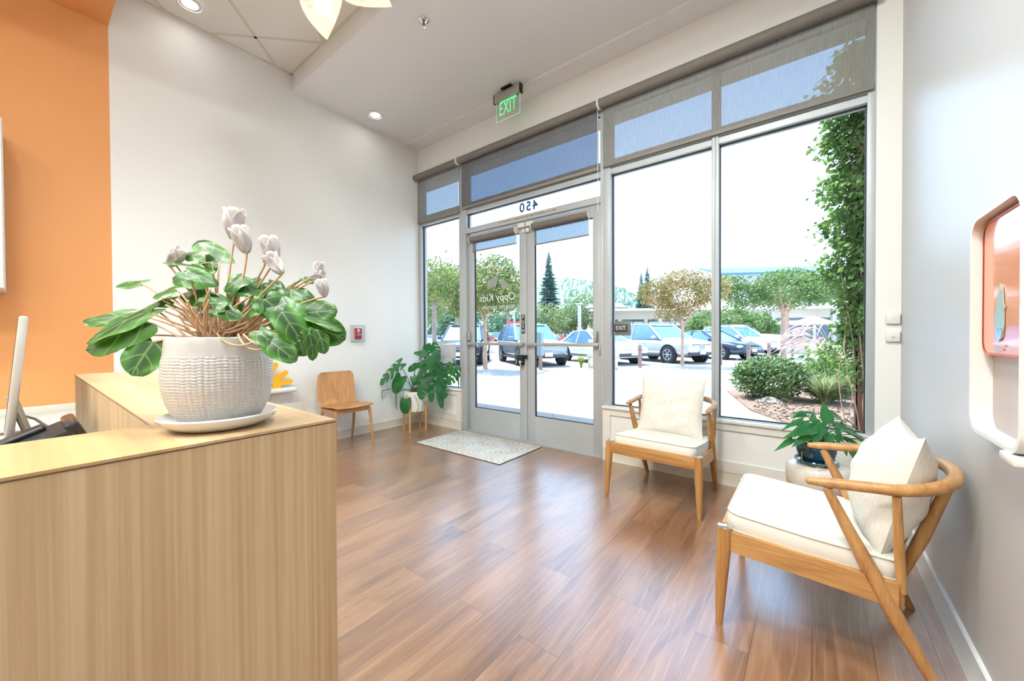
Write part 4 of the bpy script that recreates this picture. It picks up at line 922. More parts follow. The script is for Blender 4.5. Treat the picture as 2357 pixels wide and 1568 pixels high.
lounge('ash hoop-back lounge chair facing left beside the right wall, nearest the camera', V((.028, 2.112, 0)), R(-90), 'plump off-white linen pillow on the lounge chair by the right wall', .50, .22, .215, -14, 4)
# ================================================================ STOOL AND POTHOS
sc_ = V((.03, 2.97, 0))
t = tag(MB().lathe([(0, 0), (.135, 0), (.143, .008), (.145, .03), (.13, .07), (.112, .12), (.108, .17), (.118, .215), (.14, .25), (.158, .285), (.166, .325), (.165, .365), (.158, .395), (.146, .412), (.13, .419), (0, .421)], 56).build('garden_stool', mat('stool_glaze', (228, 218, 208), .2, coat=.3), loc=sc_), 'cream ceramic drum stool between the two lounge chairs', 'stool')
ps = thing('potted_pothos', 'trailing pothos in a glossy dark teal pot on the cream ceramic stool', 'plant', sc_+V((-.012, -.01, .4215)))
M_TEAL = mat('teal_glaze', (16, 66, 92), .1, coat=.6, var=.5, vs=9)
MB().lathe([(0, 0), (.086, 0), (.1, .008), (.108, .022), (.105, .026), (.095, .014), (0, .012)], 48).build('drip_tray', M_TEAL, ps)
MB().lathe([(0, .014), (.07, .014), (.08, .022), (.094, .055), (.1, .085), (.098, .108), (.095, .125), (.1, .133), (.1, .138), (.092, .138), (.088, .12), (0, .115)], 48).build('pot', M_TEAL, ps)
MB().lathe([(.0885, .122), (.04, .128), (0, .13)], 24).build('soil', MT['dark_soil'], ps)
M_POT = leafmat('pothos_leaf', (40, 108, 60), (74, 140, 70), (60, 128, 74), None, .22, .2, tcol=(100, 180, 80))
DS = (sc_+V((0, 0, .5))-CAM).dot(FWD); sT = Matrix.Translation(-(sc_+V((-.012, -.01, .4215))))
def sp_(px, py, dd): return sT @ DP(px, py, DS+dd)
SL = [(1903,969,1896,928,-.02,.02,38,.2,.95,0,.05),(1874,952,1828,943,.0,.0,14,.85,.5,0,.3),(1856,955,1826,957,.02,.0,18,.8,.6,0,.2),(1871,971,1871,953,-.03,-.01,18,.2,.9,-.3,.1),(1848,968,1806,980,-.02,-.06,17,.85,.5,0,.25),(1862,974,1813,998,-.05,-.1,18,.8,.5,-.2,.3),(1886,986,1817,996,-.07,-.12,34,.8,.6,0,.2),(1894,977,1927,969,-.05,-.04,13,.8,.5,0,.2),(1915,953,1954,972,.0,.02,26,.7,.7,.1,.2),(1950,969,1993,988,.02,.02,16,.85,.5,0,.3),(1918,978,2007,1004,-.03,-.04,28,.8,.6,0,.25),(1908,998,1906,1017,-.1,-.12,32,.3,.9,0,.1),(1924,991,1946,1018,-.07,-.08,26,.5,.8,.2,.2),(1954,992,1986,1010,-.0,-.02,24,.6,.7,.1,.2),(1862,1003,1830,1022,-.08,-.12,24,.6,.7,-.2,.2),(1823,1012,1789,1034,-.08,-.1,17,.6,.7,0,.2),(1824,998,1818,1013,-.06,-.07,9,.4,.8,-.4,.1),(1944,1010,1981,1021,.0,-.02,17,.7,.7,0,.2),(1979,1010,2002,1024,.02,.0,17,.6,.8,0,.2),(2004,1013,2033,1019,.03,.03,11,.8,.5,0,.2),(1958,1040,1972,1062,-.04,-.06,16,.5,.8,0,.1),(1976,1046,1995,1067,-.02,-.03,13,.5,.7,.3,.2),(1882,1000,1872,1022,-.1,-.12,24,.4,.9,-.2,.1),(1896,985,1884,1004,-.09,-.12,24,.5,.8,0,.2),(1926,1003,1932,1024,-.08,-.1,20,.4,.9,0,.1),(1935,980,1962,1000,.0,.0,26,.6,.8,0,.15),(1890,975,1860,990,-.05,-.07,28,.7,.7,0,.2),(1965,1040,1985,1052,-.01,-.02,13,.6,.7,0,.2),(1842,990,1832,1004,-.06,-.08,16,.5,.8,-.2,.2),(1945,1036,1950,1050,-.08,-.09,11,.4,.8,0,.1)]
fol = MB(); stm = MB(); rnd = random.Random(9)
for (bx, by, tx, ty, d0_, d1_, wpx, a, b_, c, cu_) in SL:
    B = sp_(bx, by, d0_); T = sp_(tx, ty, d1_); W = wpx/F_PX*DS; Ln = max((T-B).length*1.1, W)
    leaf(fol, B, T-B, UPV*a-FWD*b_+RGT*c, Ln, W*1.05, .12, .2, cu_, .05, 16, 10, pts=.9)
    an = rnd.uniform(0, 2*PI); rr = rnd.uniform(.01, .05); root = V((math.cos(an)*rr, math.sin(an)*rr, .125)); out = V((B.x, B.y, 0))
    if out.length > .11 and B.z < .14: P = [root, V((out.x*.5, out.y*.5, .19)), V((out.x*.8, out.y*.8, .17)), B]
    else: P = [root, root+V((0, 0, max(.02, (B.z-.12)*.5))), root*.3+B*.7+V((0, 0, .012)), B]
    stm.tube(bez(P), .0024, 7)
for (a, b, c, d_) in (((1846, 1040), (1838, 1075), (1872, 1082), (1896, 1072)), ((1890, 1048), (1906, 1062), (1902, 1078), (1885, 1076))):
    stm.tube(bez([sp_(*a, -.1), sp_(*b, -.14), sp_(*c, -.13), sp_(*d_, -.12)]), .002, 7)
fol.build('foliage', M_POT, ps, 180); stm.build('stems', mat('pothos_stem', (104, 128, 58), .5), ps, 180)
# ================================================================ OUTSIDE
def ground_mat():
    m, nt, b = newmat('pale_concrete')
    n = N(nt, 'ShaderNodeTexNoise'); n.inputs['Scale'].default_value = .5; n.inputs['Detail'].default_value = 6; L(nt, coords(nt), n.inputs['Vector'])
    L(nt, ramp(nt, n.outputs['Fac'], [(.3, lin((170, 164, 158))), (.7, lin((184, 178, 172)))]), b.inputs['Base Color']); b.inputs['Roughness'].default_value = .85; b.inputs['Specular IOR Level'].default_value = .2
    return m
tag(MB().box((-240, YF+.16, -.3), (160, 460, -.004)).build('ground', ground_mat()), kind='structure')
jm = mat('joint_line', (150, 144, 138), .9); jt = MB()
for p, q in (((-3.9, 4.2), (-8.2, 10.1)), ((-2.5, 4.15), (-7.0, 10.3)), ((-3.6, 7.2), (1.0, 10.4)), ((-9.5, 6.0), (-4.6, 9.5))):
    d_ = V((q[0]-p[0], q[1]-p[1], 0)); M = Matrix.Translation(((p[0]+q[0])/2, (p[1]+q[1])/2, -.0035)) @ Matrix.Rotation(math.atan2(d_.y, d_.x), 4, 'Z'); jt.cbox((0, 0, 0), (d_.length, .014, .002), M=M)
tag(jt.build('paving_joints', jm), kind='structure')
# entrance canopy over the pavement
cn = MB().box((-40, YF+.16, 4.70), (30, 6.15, 4.95)); tag(cn.build('canopy_overhang', mat('canopy_soffit', (150, 142, 134), .8)), kind='structure')
tag(MB().box((-40, YF+.02, ZT+.1), (30, YF+.16, 5.4)).box((-40, YF+.02, 0), (XL-.12, YF+.16, ZT+.1)).box((XR+.12, YF+.02, 0), (30, YF+.16, ZT+.1)).build('wall_exterior', M_WALL), kind='structure')
# ---------------------------------------------------------------- foliage helper
def cloud(mb, c, rad, n, size, seed=0, shell=.55, up=0.0, clip=None):
    rnd = random.Random(seed); c = V(c)
    for _ in range(n):
        while True:
            d = V((rnd.uniform(-1, 1), rnd.uniform(-1, 1), rnd.uniform(-1, 1)))
            if .05 < d.length < 1: break
        d = d.normalized()*(shell+(1-shell)*rnd.random())*(1+.10*rnd.gauss(0, 1))
        p = c+V((d.x*rad[0], d.y*rad[1], d.z*rad[2]))
        if clip and not clip(p): continue
        a = V((rnd.gauss(0, 1), rnd.gauss(0, 1), rnd.gauss(0, 1)+up)).normalized(); b = a.orthogonal().normalized(); s = size*rnd.uniform(.6, 1.4)
        e = a.cross(b)
        mb.add([p-b*s*.5, p+e*s*.30, p+b*s*.5+a*s*.12, p-e*s*.30], [(0, 1, 2, 3)])
    return mb
def trunk(mb, base, h, r, forks, seed=0, lean=(0, 0)):
    rnd = random.Random(seed); b = V(base); t = b+V((lean[0], lean[1], h))
    mb.tube([b-V((0, 0, .05)), b*.7+t*.3, t], [r*1.25, r, r*.85], 10)
    for k in range(forks):
        a = 2*PI*k/forks+rnd.uniform(-.4, .4); l = rnd.uniform(.7, 1.1)
        e = t+V((math.cos(a)*l*.75, math.sin(a)*l*.75, l)); m_ = t*.5+e*.5+V((0, 0, .1)); mb.tube([t-V((0, 0, .05)), m_, e], [r*.55, r*.4, r*.22], 7)
        for j in range(2):
            f = e+V((rnd.uniform(-.5, .5), rnd.uniform(-.5, .5), rnd.uniform(.3, .7))); mb.tube([m_*.3+e*.7, f], [r*.24, r*.1], 5)
M_BARK = mat('smooth_bark', (196, 160, 138), .8, var=.2, vs=6)
M_BARK2 = mat('grey_bark', (150, 134, 122), .85, var=.2, vs=4)
TG1 = treemat('myrtle_leaves', [(58, 100, 42), (112, 142, 66), (176, 180, 96), (214, 206, 150)], scale=1.6)
TG2 = treemat('autumn_myrtle_leaves', [(86, 112, 54), (150, 150, 78), (212, 172, 108), (236, 214, 192)], scale=1.5)
TG3 = treemat('bright_myrtle_leaves', [(52, 104, 52), (98, 144, 74), (154, 174, 98), (198, 202, 146)], scale=1.4)
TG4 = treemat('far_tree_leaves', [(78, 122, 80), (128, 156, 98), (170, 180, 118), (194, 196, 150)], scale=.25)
def tree(name, label, base, h, r, blobs, m, size, n, seed, lean=(0, 0), bark=None, group=None, forks=4):
    t = thing(name, label, 'tree', base, 0, group); tm = MB(); trunk(tm, (0, 0, 0), h, r, forks, seed, lean); tm.build('trunk', bark or M_BARK, t, 60)
    f = MB()
    for i, (cx_, cy_, cz_, rx, ry, rz, fr) in enumerate(blobs): cloud(f, (cx_, cy_, cz_), (rx, ry, rz), int(n*fr), size, seed*10+i)
    f.build('foliage', m, t, flat=True); return t
tree('crape_myrtle', 'spreading yellow-green tree beside the pavement behind the left glass door', (-9.36, 10.4, 0), 1.75, .075, [(0, 0, 2.9, 1.25, 1.25, .95, 1.0), (-.9, .3, 2.7, 1.0, .9, .7, .5), (.75, -.2, 2.6, .9, .8, .65, .5), (.2, .4, 3.65, .8, .8, .55, .4), (-.7, -.5, 2.25, .7, .7, .45, .3), (.7, .7, 3.1, .8, .8, .6, .4), (-1.5, -.6, 3.2, .8, .8, .7, .4)], TG1, .095, 3200, 3, group='young trees along the pavement')
tree('crape_myrtle', 'slim young tree with orange-tinged blossom standing in front of the silver SUV', (-4.03, 16.03, 0), 1.55, .06, [(0, 0, 2.75, 1.2, 1.2, .75, 1.0), (-.95, -.4, 2.9, .75, .8, .55, .5), (.95, .4, 2.95, .75, .8, .6, .5), (-.1, .2, 3.4, 1.0, .8, .4, .4), (-.4, 0, 2.15, .8, .8, .45, .3)], TG2, .09, 3000, 5, group='young trees along the pavement')
tree('crape_myrtle', 'broad bright green tree to the right of the mullion beside the bollards', (-1.19, 24.31, 0), 2.4, .13, [(0, 0, 3.5, 1.8, 1.8, 1.0, 1.0), (-1.6, -.6, 3.3, 1.2, 1.2, .75, .6), (1.5, .6, 3.5, 1.2, 1.2, .8, .6), (0, .3, 4.2, 1.3, 1.2, .45, .4), (-2.3, -1.2, 3.9, .9, .9, .5, .3)], TG3, .13, 3000, 7, group='young trees along the pavement')
tree('crape_myrtle', 'second pale trunked tree just behind the broad bright green tree', (-1.35, 31.5, 0), 2.6, .14, [(0, 0, 4.0, 2.0, 2.0, 1.1, 1.0), (1.8, .6, 4.0, 1.5, 1.5, .9, .6)], TG3, .17, 2000, 8, group='young trees along the pavement')
M_FB = M_BARK2
def at(px, dep, z=0.0):   # ground point seen in a given direction at a given distance along the view
    p = CAM+(FWD+RGT*((px-CX)/F_PX))*dep; return V((p.x, p.y, z))
def zat(py, dep): return 1.2+(770-py)/F_PX*dep
for i, (px, dep, yt, rpx, lab, m_) in enumerate(((1000, 24, 590, 62, 'tall yellow-green tree seen through the sidelight at the left wall', TG1), (1052, 30, 600, 60, 'tree behind the dark SUV seen at the edge of the sidelight', TG4), (1170, 38, 640, 42, 'tree behind the red banner seen through the left door', TG4),
        (1258, 44, 692, 46, 'rounded pale tree below the tall conifer seen through the right door', TG4), (1345, 50, 668, 52, 'rounded pale tree above the tan umbrellas seen through the right door', TG4), (1300, 52, 712, 30, 'small pale tree between the two round trees seen through the right door', TG4),
        (1685, 29, 700, 48, 'low tree behind the white SUV right of the mullion', TG3), (1425, 42, 740, 22, 'clipped hedge-like tree behind the EXIT placard', TG4), (1620, 36, 712, 40, 'low tree beside the mullion behind the dark sedan', TG3), (975, 34, 660, 50, 'tree partly hidden by the left wall at the sidelight', TG4), (1740, 33, 715, 40, 'low tree behind the white pickup truck', TG3))):
    s = dep/F_PX; zt = zat(yt, dep); rx = rpx*s; zc_ = zt-rx*.85
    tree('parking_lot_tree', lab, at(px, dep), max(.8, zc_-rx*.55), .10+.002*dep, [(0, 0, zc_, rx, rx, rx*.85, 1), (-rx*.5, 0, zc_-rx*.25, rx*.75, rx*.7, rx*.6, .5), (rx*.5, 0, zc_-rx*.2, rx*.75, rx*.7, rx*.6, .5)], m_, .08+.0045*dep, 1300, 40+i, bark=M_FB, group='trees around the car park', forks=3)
# far band of trees closing the car park
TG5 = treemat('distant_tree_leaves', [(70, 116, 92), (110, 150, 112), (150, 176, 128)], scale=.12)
for i in range(9):
    px = 930+62*i; dep = 92+(i*37 % 17); f = MB(); rx = 4.6+(i*13 % 5)*.5
    t = thing('distant_tree', 'hazy green tree in the far row closing the car park', 'tree', at(px, dep), 0, 'far row of trees closing the car park')
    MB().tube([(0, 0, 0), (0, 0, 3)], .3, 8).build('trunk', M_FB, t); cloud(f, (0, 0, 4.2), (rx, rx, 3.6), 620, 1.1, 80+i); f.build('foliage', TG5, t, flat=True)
# conifers
M_CON = treemat('conifer_needles', [(70, 122, 124), (104, 152, 144), (132, 174, 158)], scale=.3)
def conifer(label, px, dep, ytop, ybase, wpx, seed):
    s = dep/F_PX; zt = zat(ytop, dep); t = thing('conifer', label, 'tree', at(px, dep), 0, 'tall conifers beyond the car park')
    MB().tube([(0, 0, -.1), (0, 0, zt*.97)], [wpx*s*.1, .05], 8).build('trunk', M_FB, t)
    f = MB(); rnd = random.Random(seed); zb = max(1.5, zat(ybase, dep)); n = 46
    for k in range(n):
        u = k/(n-1); z = zb+(zt-zb)*u; R_ = wpx*s*(1-u)**.85*rnd.uniform(.72, 1.12)+.12
        for j in range(13):
            a = rnd.uniform(0, 2*PI); e = V((math.cos(a)*R_, math.sin(a)*R_, z-R_*.28)); b = V((0, 0, z)); d = (e-b); sd = V((-math.sin(a), math.cos(a), 0))*R_*.22; h = V((0, 0, (zt-zb)/n*.8))
            f.add([b, b*.45+e*.55+sd, e, b*.45+e*.55-sd], [(0, 1, 2, 3)]).add([b+h*.4, b*.5+e*.5-h, e], [(0, 1, 2)])
    f.build('foliage', M_CON, t, flat=True)
conifer('tallest blue-green conifer seen through the right glass door', 1264, 95, 576, 748, 40, 1)
conifer('pair-left tall conifer behind the orange-tinged tree', 1476, 120, 626, 760, 26, 2)
conifer('tall conifer top rising beside another behind the orange-tinged tree', 1490, 124, 611, 760, 28, 3)
conifer('lone small conifer top between the orange-tinged tree and the mullion', 1541, 130, 631, 760, 22, 4)
conifer('small dim conifer top high in the sidelight', 1016, 110, 588, 760, 13, 5)
# wooded hill
hill = MB(); rnd = random.Random(4); pr = [(700, 690), (1000, 668), (1180, 655), (1300, 647), (1340, 652), (1410, 664), (1440, 672), (1475, 692), (1520, 722), (1600, 752), (1700, 768)]
def ridge(px):
    for (a, b), (c, d) in zip(pr, pr[1:]):
        if a <= px <= c: return b+(d-b)*(px-a)/(c-a)
    return 768
nz = [[rnd.random() for _ in range(260)] for _ in range(90)]
def hf(u, w):
    px = 700+1000*w; dep = 170+170*u; z = zat(ridge(px), 340)*math.sin(PI/2*min(1, u*1.02))**1.2
    p = at(px, dep); k = nz[int(u*88)][int(w*258)]; p.z = max(-1, z-3+5.0*k*(1 if u > .03 else 0)); return p
hill.grid(hf, 88, 258)
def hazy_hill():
    m = treemat('wooded_hill', [(58, 102, 88), (84, 126, 100), (108, 146, 112)], 0.02, .06); return m  # distance haze is mixed into these greens
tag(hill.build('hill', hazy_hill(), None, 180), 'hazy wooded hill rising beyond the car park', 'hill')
# ---------------------------------------------------------------- cars
M_TYRE = mat('tyre_rubber', (44, 50, 56), .8); M_RIM = mat('alloy_rim', (206, 210, 214), .3, .6); M_WELL = mat('wheel_well', (26, 32, 38), .9)
M_CGL = mat('car_window_glass', (92, 134, 172), .08, 0, .8, coat=.6); M_LIGHT = mat('headlamp', (208, 218, 226), .1, .3, coat=.8); M_TAIL = mat('tail_lamp', (196, 60, 70), .2)
M_GRIL = mat('grille_dark', (52, 66, 80), .4); M_PLATE = mat('number_plate', (232, 232, 232), .5); M_TRIMD = mat('dark_car_trim', (58, 70, 82), .5)
M_CSIL = mat('silver_car_paint', (204, 204, 206), .3, .35, coat=.6); M_CWHI = mat('white_car_paint', (240, 240, 238), .3, 0, coat=.6); M_CDRK = mat('dark_blue_car_paint', (40, 62, 84), .25, .3, coat=.8); M_CGRY = mat('grey_car_paint', (150, 160, 168), .3, .4, coat=.6)
def loft(sts, exps=5.0, n=28):
    vs = []; fs = []
    for (x, hw, zb, zt) in sts:
        zc_, hz = (zb+zt)/2, (zt-zb)/2
        for k in range(n):
            a = 2*PI*(k+.5)/n; ca, sa = math.cos(a), math.sin(a)
            r = (abs(ca)**exps+abs(sa)**exps)**(-1/exps); vs.append((x, ca*r*hw, zc_+sa*r*hz))
    m = len(sts)
    for i in range(m-1):
        for k in range(n): k2 = (k+1) % n; fs.append((i*n+k, i*n+k2, (i+1)*n+k2, (i+1)*n+k))
    fs.append(tuple(range(n-1, -1, -1))); fs.append(tuple((m-1)*n+k for k in range(n)))
    return vs, fs
KIND = {  # length, half width, wheelbase, wheel radius, body stations (x, hw factor, zb, zt), cabin (x_rear_base, x_rear_roof, x_front_roof, x_wind_base), belt z, roof z
 'suv': (4.8, .965, 2.9, .37, [(-2.4, .80, .55, .98), (-2.34, .92, .42, 1.10), (-2.0, .99, .30, 1.13), (-1.0, 1.0, .26, 1.12), (.6, 1.0, .26, 1.10), (.95, .99, .27, 1.09), (1.6, .97, .28, 1.04), (2.1, .93, .32, .96), (2.33, .82, .38, .86), (2.4, .68, .46, .76)], (-2.28, -1.75, .05, 1.0), 1.08, 1.76),
 'sedan': (4.85, .925, 2.84, .34, [(-2.42, .80, .45, .90), (-2.34, .92, .34, 1.0), (-1.8, .98, .26, 1.03), (-.8, 1.0, .22, .96), (.6, 1.0, .22, .94), (1.1, .99, .23, .93), (1.7, .96, .25, .88), (2.15, .90, .28, .78), (2.36, .80, .34, .68), (2.43, .64, .42, .60)], (-1.95, -1.0, .1, 1.15), .93, 1.46),
 'truck': (5.9, 1.02, 3.7, .42, [(-2.95, .94, .62, 1.22), (-2.9, .99, .55, 1.28), (-1.0, 1.0, .45, 1.28), (.8, 1.0, .42, 1.30), (1.2, .99, .42, 1.30), (2.3, .98, .42, 1.26), (2.8, .94, .46, 1.20), (2.95, .86, .52, 1.10)], (-.95, -.75, .6, 1.3), 1.28, 1.95)}
def make_car(name, label, kind, paint, loc, head, group='parked cars nearest the window', star=False):
    Ln, hw, wb, wr, sts, cab, zb_, zr = KIND[kind]; t = thing(name, label, 'car', loc, head, group)
    vs, fs = loft([(x, f*hw, a, b) for x, f, a, b in sts], 4.5); MB().add(vs, fs).build('body', paint, t, 50)
    x0, x1, x2, x3 = cab; wb2, wt = hw*.93, hw*.74
    def ring(x, z, w): return [(x, -w, z), (x, w, z)]
    g = MB(); base = zb_-.06
    P = [(x0, base, wb2), (x1, zr-.06, wt), (x2, zr-.04, wt), (x3, base, wb2)]
    vs = []
    for (x, z, w) in P: vs += ring(x, z, w)
    fs = [(0, 1, 3, 2), (2, 3, 5, 4), (4, 5, 7, 6), (0, 2, 4, 6), (1, 7, 5, 3)]
    fixnormals(g.add(vs, fs).build('cabin_glass', M_CGL, t, 20))
    vs, fs = loft([(x1-.12, wt*.86, zr-.10, zr-.05), (x1+.1, wt*1.0, zr-.085, zr-.008), ((x1+x2)/2, wt*1.03, zr-.075, zr), (x2-.1, wt*1.0, zr-.085, zr-.012), (x2+.12, wt*.88, zr-.11, zr-.06)], 3); MB().add(vs, fs).build('roof', paint, t, 50)
    pm_ = MB()
    for s in (-1, 1):
        pm_.tube([(x0, s*wb2, base), (x1, s*wt, zr-.06)], .05, 6).tube([(x3, s*wb2, base), (x2, s*wt, zr-.045)], .045, 6)
        xm = (x1+x2)/2-.05; pm_.tube([(xm-.05, s*wb2*1.003, base), (xm, s*wt*1.005, zr-.05)], .035, 6)
        if kind == 'suv': pm_.tube([(x1+.0, s*wb2*1.0, base), (x1+.28, s*wt, zr-.05)], .05, 6)
    pm_.build('window_pillars', paint, t, 60)
    for sx_ in (-1, 1):
        for s in (-1, 1):
            cx_ = sx_*wb/2; Mw_ = Matrix.Translation((cx_, s*(hw-.11), wr)) @ Matrix.Rotation(R(-90*s), 4, 'X')
            MB().lathe([(0, -.02), (wr+.07, -.02), (wr+.07, .118), (0, .118)], 28, M=Mw_).build('wheel_arch', M_WELL, t)
            wh = MB().lathe([(wr*.62, -.1), (wr*.93, -.1), (wr, -.07), (wr, .09), (wr*.94, .125), (wr*.66, .13), (wr*.62, .11)], 28, M=Mw_).build('wheel', M_TYRE, t)
            rm = MB().lathe([(wr*.66, .09), (wr*.66, .128), (wr*.58, .122), (wr*.56, .09)], 28, M=Mw_).lathe([(0, .10), (wr*.16, .10), (wr*.14, .125), (0, .125)], 14, M=Mw_)
            for k in range(6): rm.cbox((wr*.36, 0, .112), (wr*.5, wr*.13, .016), M=Mw_ @ Matrix.Rotation(PI/3*k, 4, 'Z'))
            rm.lathe([(0, .092), (wr*.6, .092)], 24, M=Mw_)
            rm.build('rim', M_RIM, wh)
    xe = Ln/2; zl = sts[-3][3]
    for s in (-1, 1):
        MB().ball((0, 0, 0), 1, 12, 8, M=Matrix.Translation((xe-.22, s*hw*.70, zl-.14)) @ Matrix.Rotation(R(-18*s), 4, 'Z') @ Matrix.Diagonal((.16, .2, .085, 1))).build('headlight', M_LIGHT, t)
        MB().cbox((-xe+.1, s*hw*.78, zb_-.12), (.2, .22, .2), .04).build('tail_light', M_TAIL, t)
        MB().ball((x3-.25, s*(hw+.09), zb_+.02), 1, 10, 8, M=None) if False else MB().cbox((x3-.28, s*(hw+.09), zb_+.04), (.14, .2, .13), .04).build('side_mirror', paint, t)
        MB().box((-wb/2+wr+.1, s*hw*.99-.02, .27), (wb/2-wr-.1, s*hw*.99+.02, .36), .01).build('sill_trim', M_TRIMD, t)
        MB().box((-.1, s*hw*1.0-.012, zb_-.16), (.1, s*hw+.012, zb_-.13), .006).build('door_handle', paint, t)
    MB().cbox((xe-.09, 0, zl-.24), (.16, hw*1.06, .2), .03).build('grille', M_GRIL, t)
    gr = MB()
    for k in range(3): gr.cbox((xe-.0, 0, zl-.29+.055*k), (.03, hw*1.0, .018), .004)
    gr.build('grille_bar', M_RIM, t)
    if star:
        sm = MB(); Ms_ = Matrix.Translation((xe+.025, 0, zl-.23)) @ Matrix.Rotation(R(90), 4, 'Y'); sm.tube([Ms_ @ V((.105*math.cos(a), .105*math.sin(a), 0)) for a in [2*PI*i/24 for i in range(24)]], .013, 8, closed=True)
        for k in range(3): a = 2*PI*k/3+PI; sm.tube([Ms_ @ V((0, 0, 0)), Ms_ @ V((.1*math.cos(a), .1*math.sin(a), 0))], [.02, .006], 6)
        sm.build('star_emblem', M_RIM, t)
    MB().cbox((xe-.04, 0, .42), (.12, hw*1.5, .13), .03).build('bumper_intake', M_TRIMD, t)
    MB().cbox((xe+.03, 0, .48), (.02, .32, .16), .004).build('license_plate', M_PLATE, t)
    return t
HD = R(-30)
make_car('silver_suv', 'silver SUV with a three-pointed star grille behind the slim young tree', 'suv', M_CSIL, (-5.69, 18.68, 0), HD, star=True)
make_car('dark_sedan', 'dark blue sedan parked between the silver SUV and the bollards', 'sedan', M_CDRK, (-4.27, 22.45, 0), HD)
make_car('white_suv', 'white SUV parked beyond the dark blue sedan', 'suv', M_CWHI, (-3.6, 27.3, 0), HD)
make_car('white_pickup', 'tall white pickup truck parked beyond the white SUV', 'truck', M_CWHI, (-4.5, 32.2, 0), HD)
make_car('white_sedan', 'white sedan parked behind the stone planter seen through the right door', 'sedan', M_CWHI, (-7.7, 16.3, 0), HD)
make_car('grey_suv', 'grey SUV behind the door lock seen through the left glass door', 'suv', M_CGRY, (-9.9, 13.95, 0), R(-37))
make_car('dark_suv', 'large dark SUV facing the sidelight behind the monstera', 'suv', M_CDRK, (-12.7, 12.75, 0), R(-54))
# far rows of cars: one mesh each
def far_car(i, px, dep, paint, kind, head):
    Ln, hw, wb, wr, sts, cab, zb_, zr = KIND[kind]; t = thing('distant_car', 'small pale car in the far rows of the car park', 'car', at(px, dep), head, 'far rows of parked cars')
    vs, fs = loft([(x, f*hw, a, b) for x, f, a, b in sts], 4.5, 16); MB().add(vs, fs).build('body', paint, t, 50)
    x0, x1, x2, x3 = cab; b = MB(); vs = []
    for x, z, w in ((x0, zb_-.06, hw*.93), (x1, zr-.06, hw*.74), (x2, zr-.05, hw*.74), (x3, zb_-.06, hw*.93)): vs += [(x, -w, z), (x, w, z)]
    fixnormals(b.add(vs, [(0, 1, 3, 2), (2, 3, 5, 4), (4, 5, 7, 6), (0, 2, 4, 6), (1, 7, 5, 3)]).build('cabin_glass', M_CGL, t, 20))
    vs, fs = loft([(x1-.05, hw*.7, zr-.09, zr-.04), ((x1+x2)/2, hw*.78, zr-.07, zr), (x2+.05, hw*.7, zr-.1, zr-.05)], 3, 14); MB().add(vs, fs).build('roof', paint, t, 50)
    for sx_ in (-1, 1):
        for s in (-1, 1): MB().tube([(sx_*wb/2, s*(hw-.15), wr), (sx_*wb/2, s*(hw+.02), wr)], wr, 14).build('wheel', M_TYRE, t)
rnd = random.Random(21); PT = [M_CWHI, M_CSIL, M_CDRK, M_CGRY, M_CWHI]
fc = 0
for px, dep in [(955, 50), (985, 62), (1008, 74), (1088, 54), (1122, 66), (1140, 80), (1156, 58), (1172, 70), (1190, 82), (1244, 54), (1258, 66), (1284, 58), (1304, 74), (1318, 46), (1352, 62), (1368, 76), (1150, 96), (1290, 90), (1330, 88), (1232, 78)]:
    far_car(fc, px, dep, PT[fc % 5], 'suv' if fc % 3 == 0 else 'sedan', R([20, 200, 60, 240][fc % 4])); fc += 1
# ---------------------------------------------------------------- bollards, planters, posts
M_BOL = mat('bollard_paint', (150, 122, 116), .7, var=.12, vs=6)
def bollard(x, y, label, h=.84, r=.07):
    mb = MB(); n = 20; vs = [(r*math.cos(2*PI*k/n), r*math.sin(2*PI*k/n), -.02) for k in range(n)]+[(r*math.cos(2*PI*k/n), r*math.sin(2*PI*k/n), h-.5*r*math.sin(2*PI*k/n)-.03) for k in range(n)]
    mb.add(vs, [(k, (k+1) % n, n+(k+1) % n, n+k) for k in range(n)]+[tuple(range(n, 2*n)), tuple(range(n-1, -1, -1))])
    t = thing('bollard', label, 'bollard', (x, y, 0), 0, 'brown bollards along the car park'); mb.build('post', M_BOL, t, 40)
    MB().lathe([(r*1.01, h-.2), (r*1.04, h-.195), (r*1.04, h-.18), (r*1.01, h-.175)], n).build('groove_ring', M_TRIMD, t); return t
for px, py, lab in ((1473, 846, 'brown bollard in front of the silver SUV door'), (1658, 840, 'brown bollard hard against the window mullion'), (1723, 838, 'brown bollard in front of the dark blue sedan nose'), (1770, 832, 'brown bollard in front of the white SUV bumper'), (1824, 821, 'brown bollard in front of the low stone wall right of the green tree')):
    p = GP(px, py); bollard(p.x, p.y, lab, .84 if px < 1800 else 1.0)
p = GP(1244, 851); t = thing('utility_pedestal', 'grey metal box on a brown bollard behind the right door stile', 'pedestal', (p.x, p.y, 0))
MB().tube([(0, 0, -.02), (0, 0, .5)], .065, 18).build('post', M_BOL, t); MB().box((-.1, -.08, .5), (.1, .08, 1.32), .01).build('metal_box', mat('galvanised', (150, 168, 176), .5, .3), t)
M_STONE = mat('pale_stone', (214, 206, 186), .8, var=.08, vs=4); M_CAPS = mat('stone_cap', (186, 180, 168), .8)
GRS = treemat('grass_blades', [(112, 150, 50), (164, 190, 80), (200, 206, 130)], .35, 6)
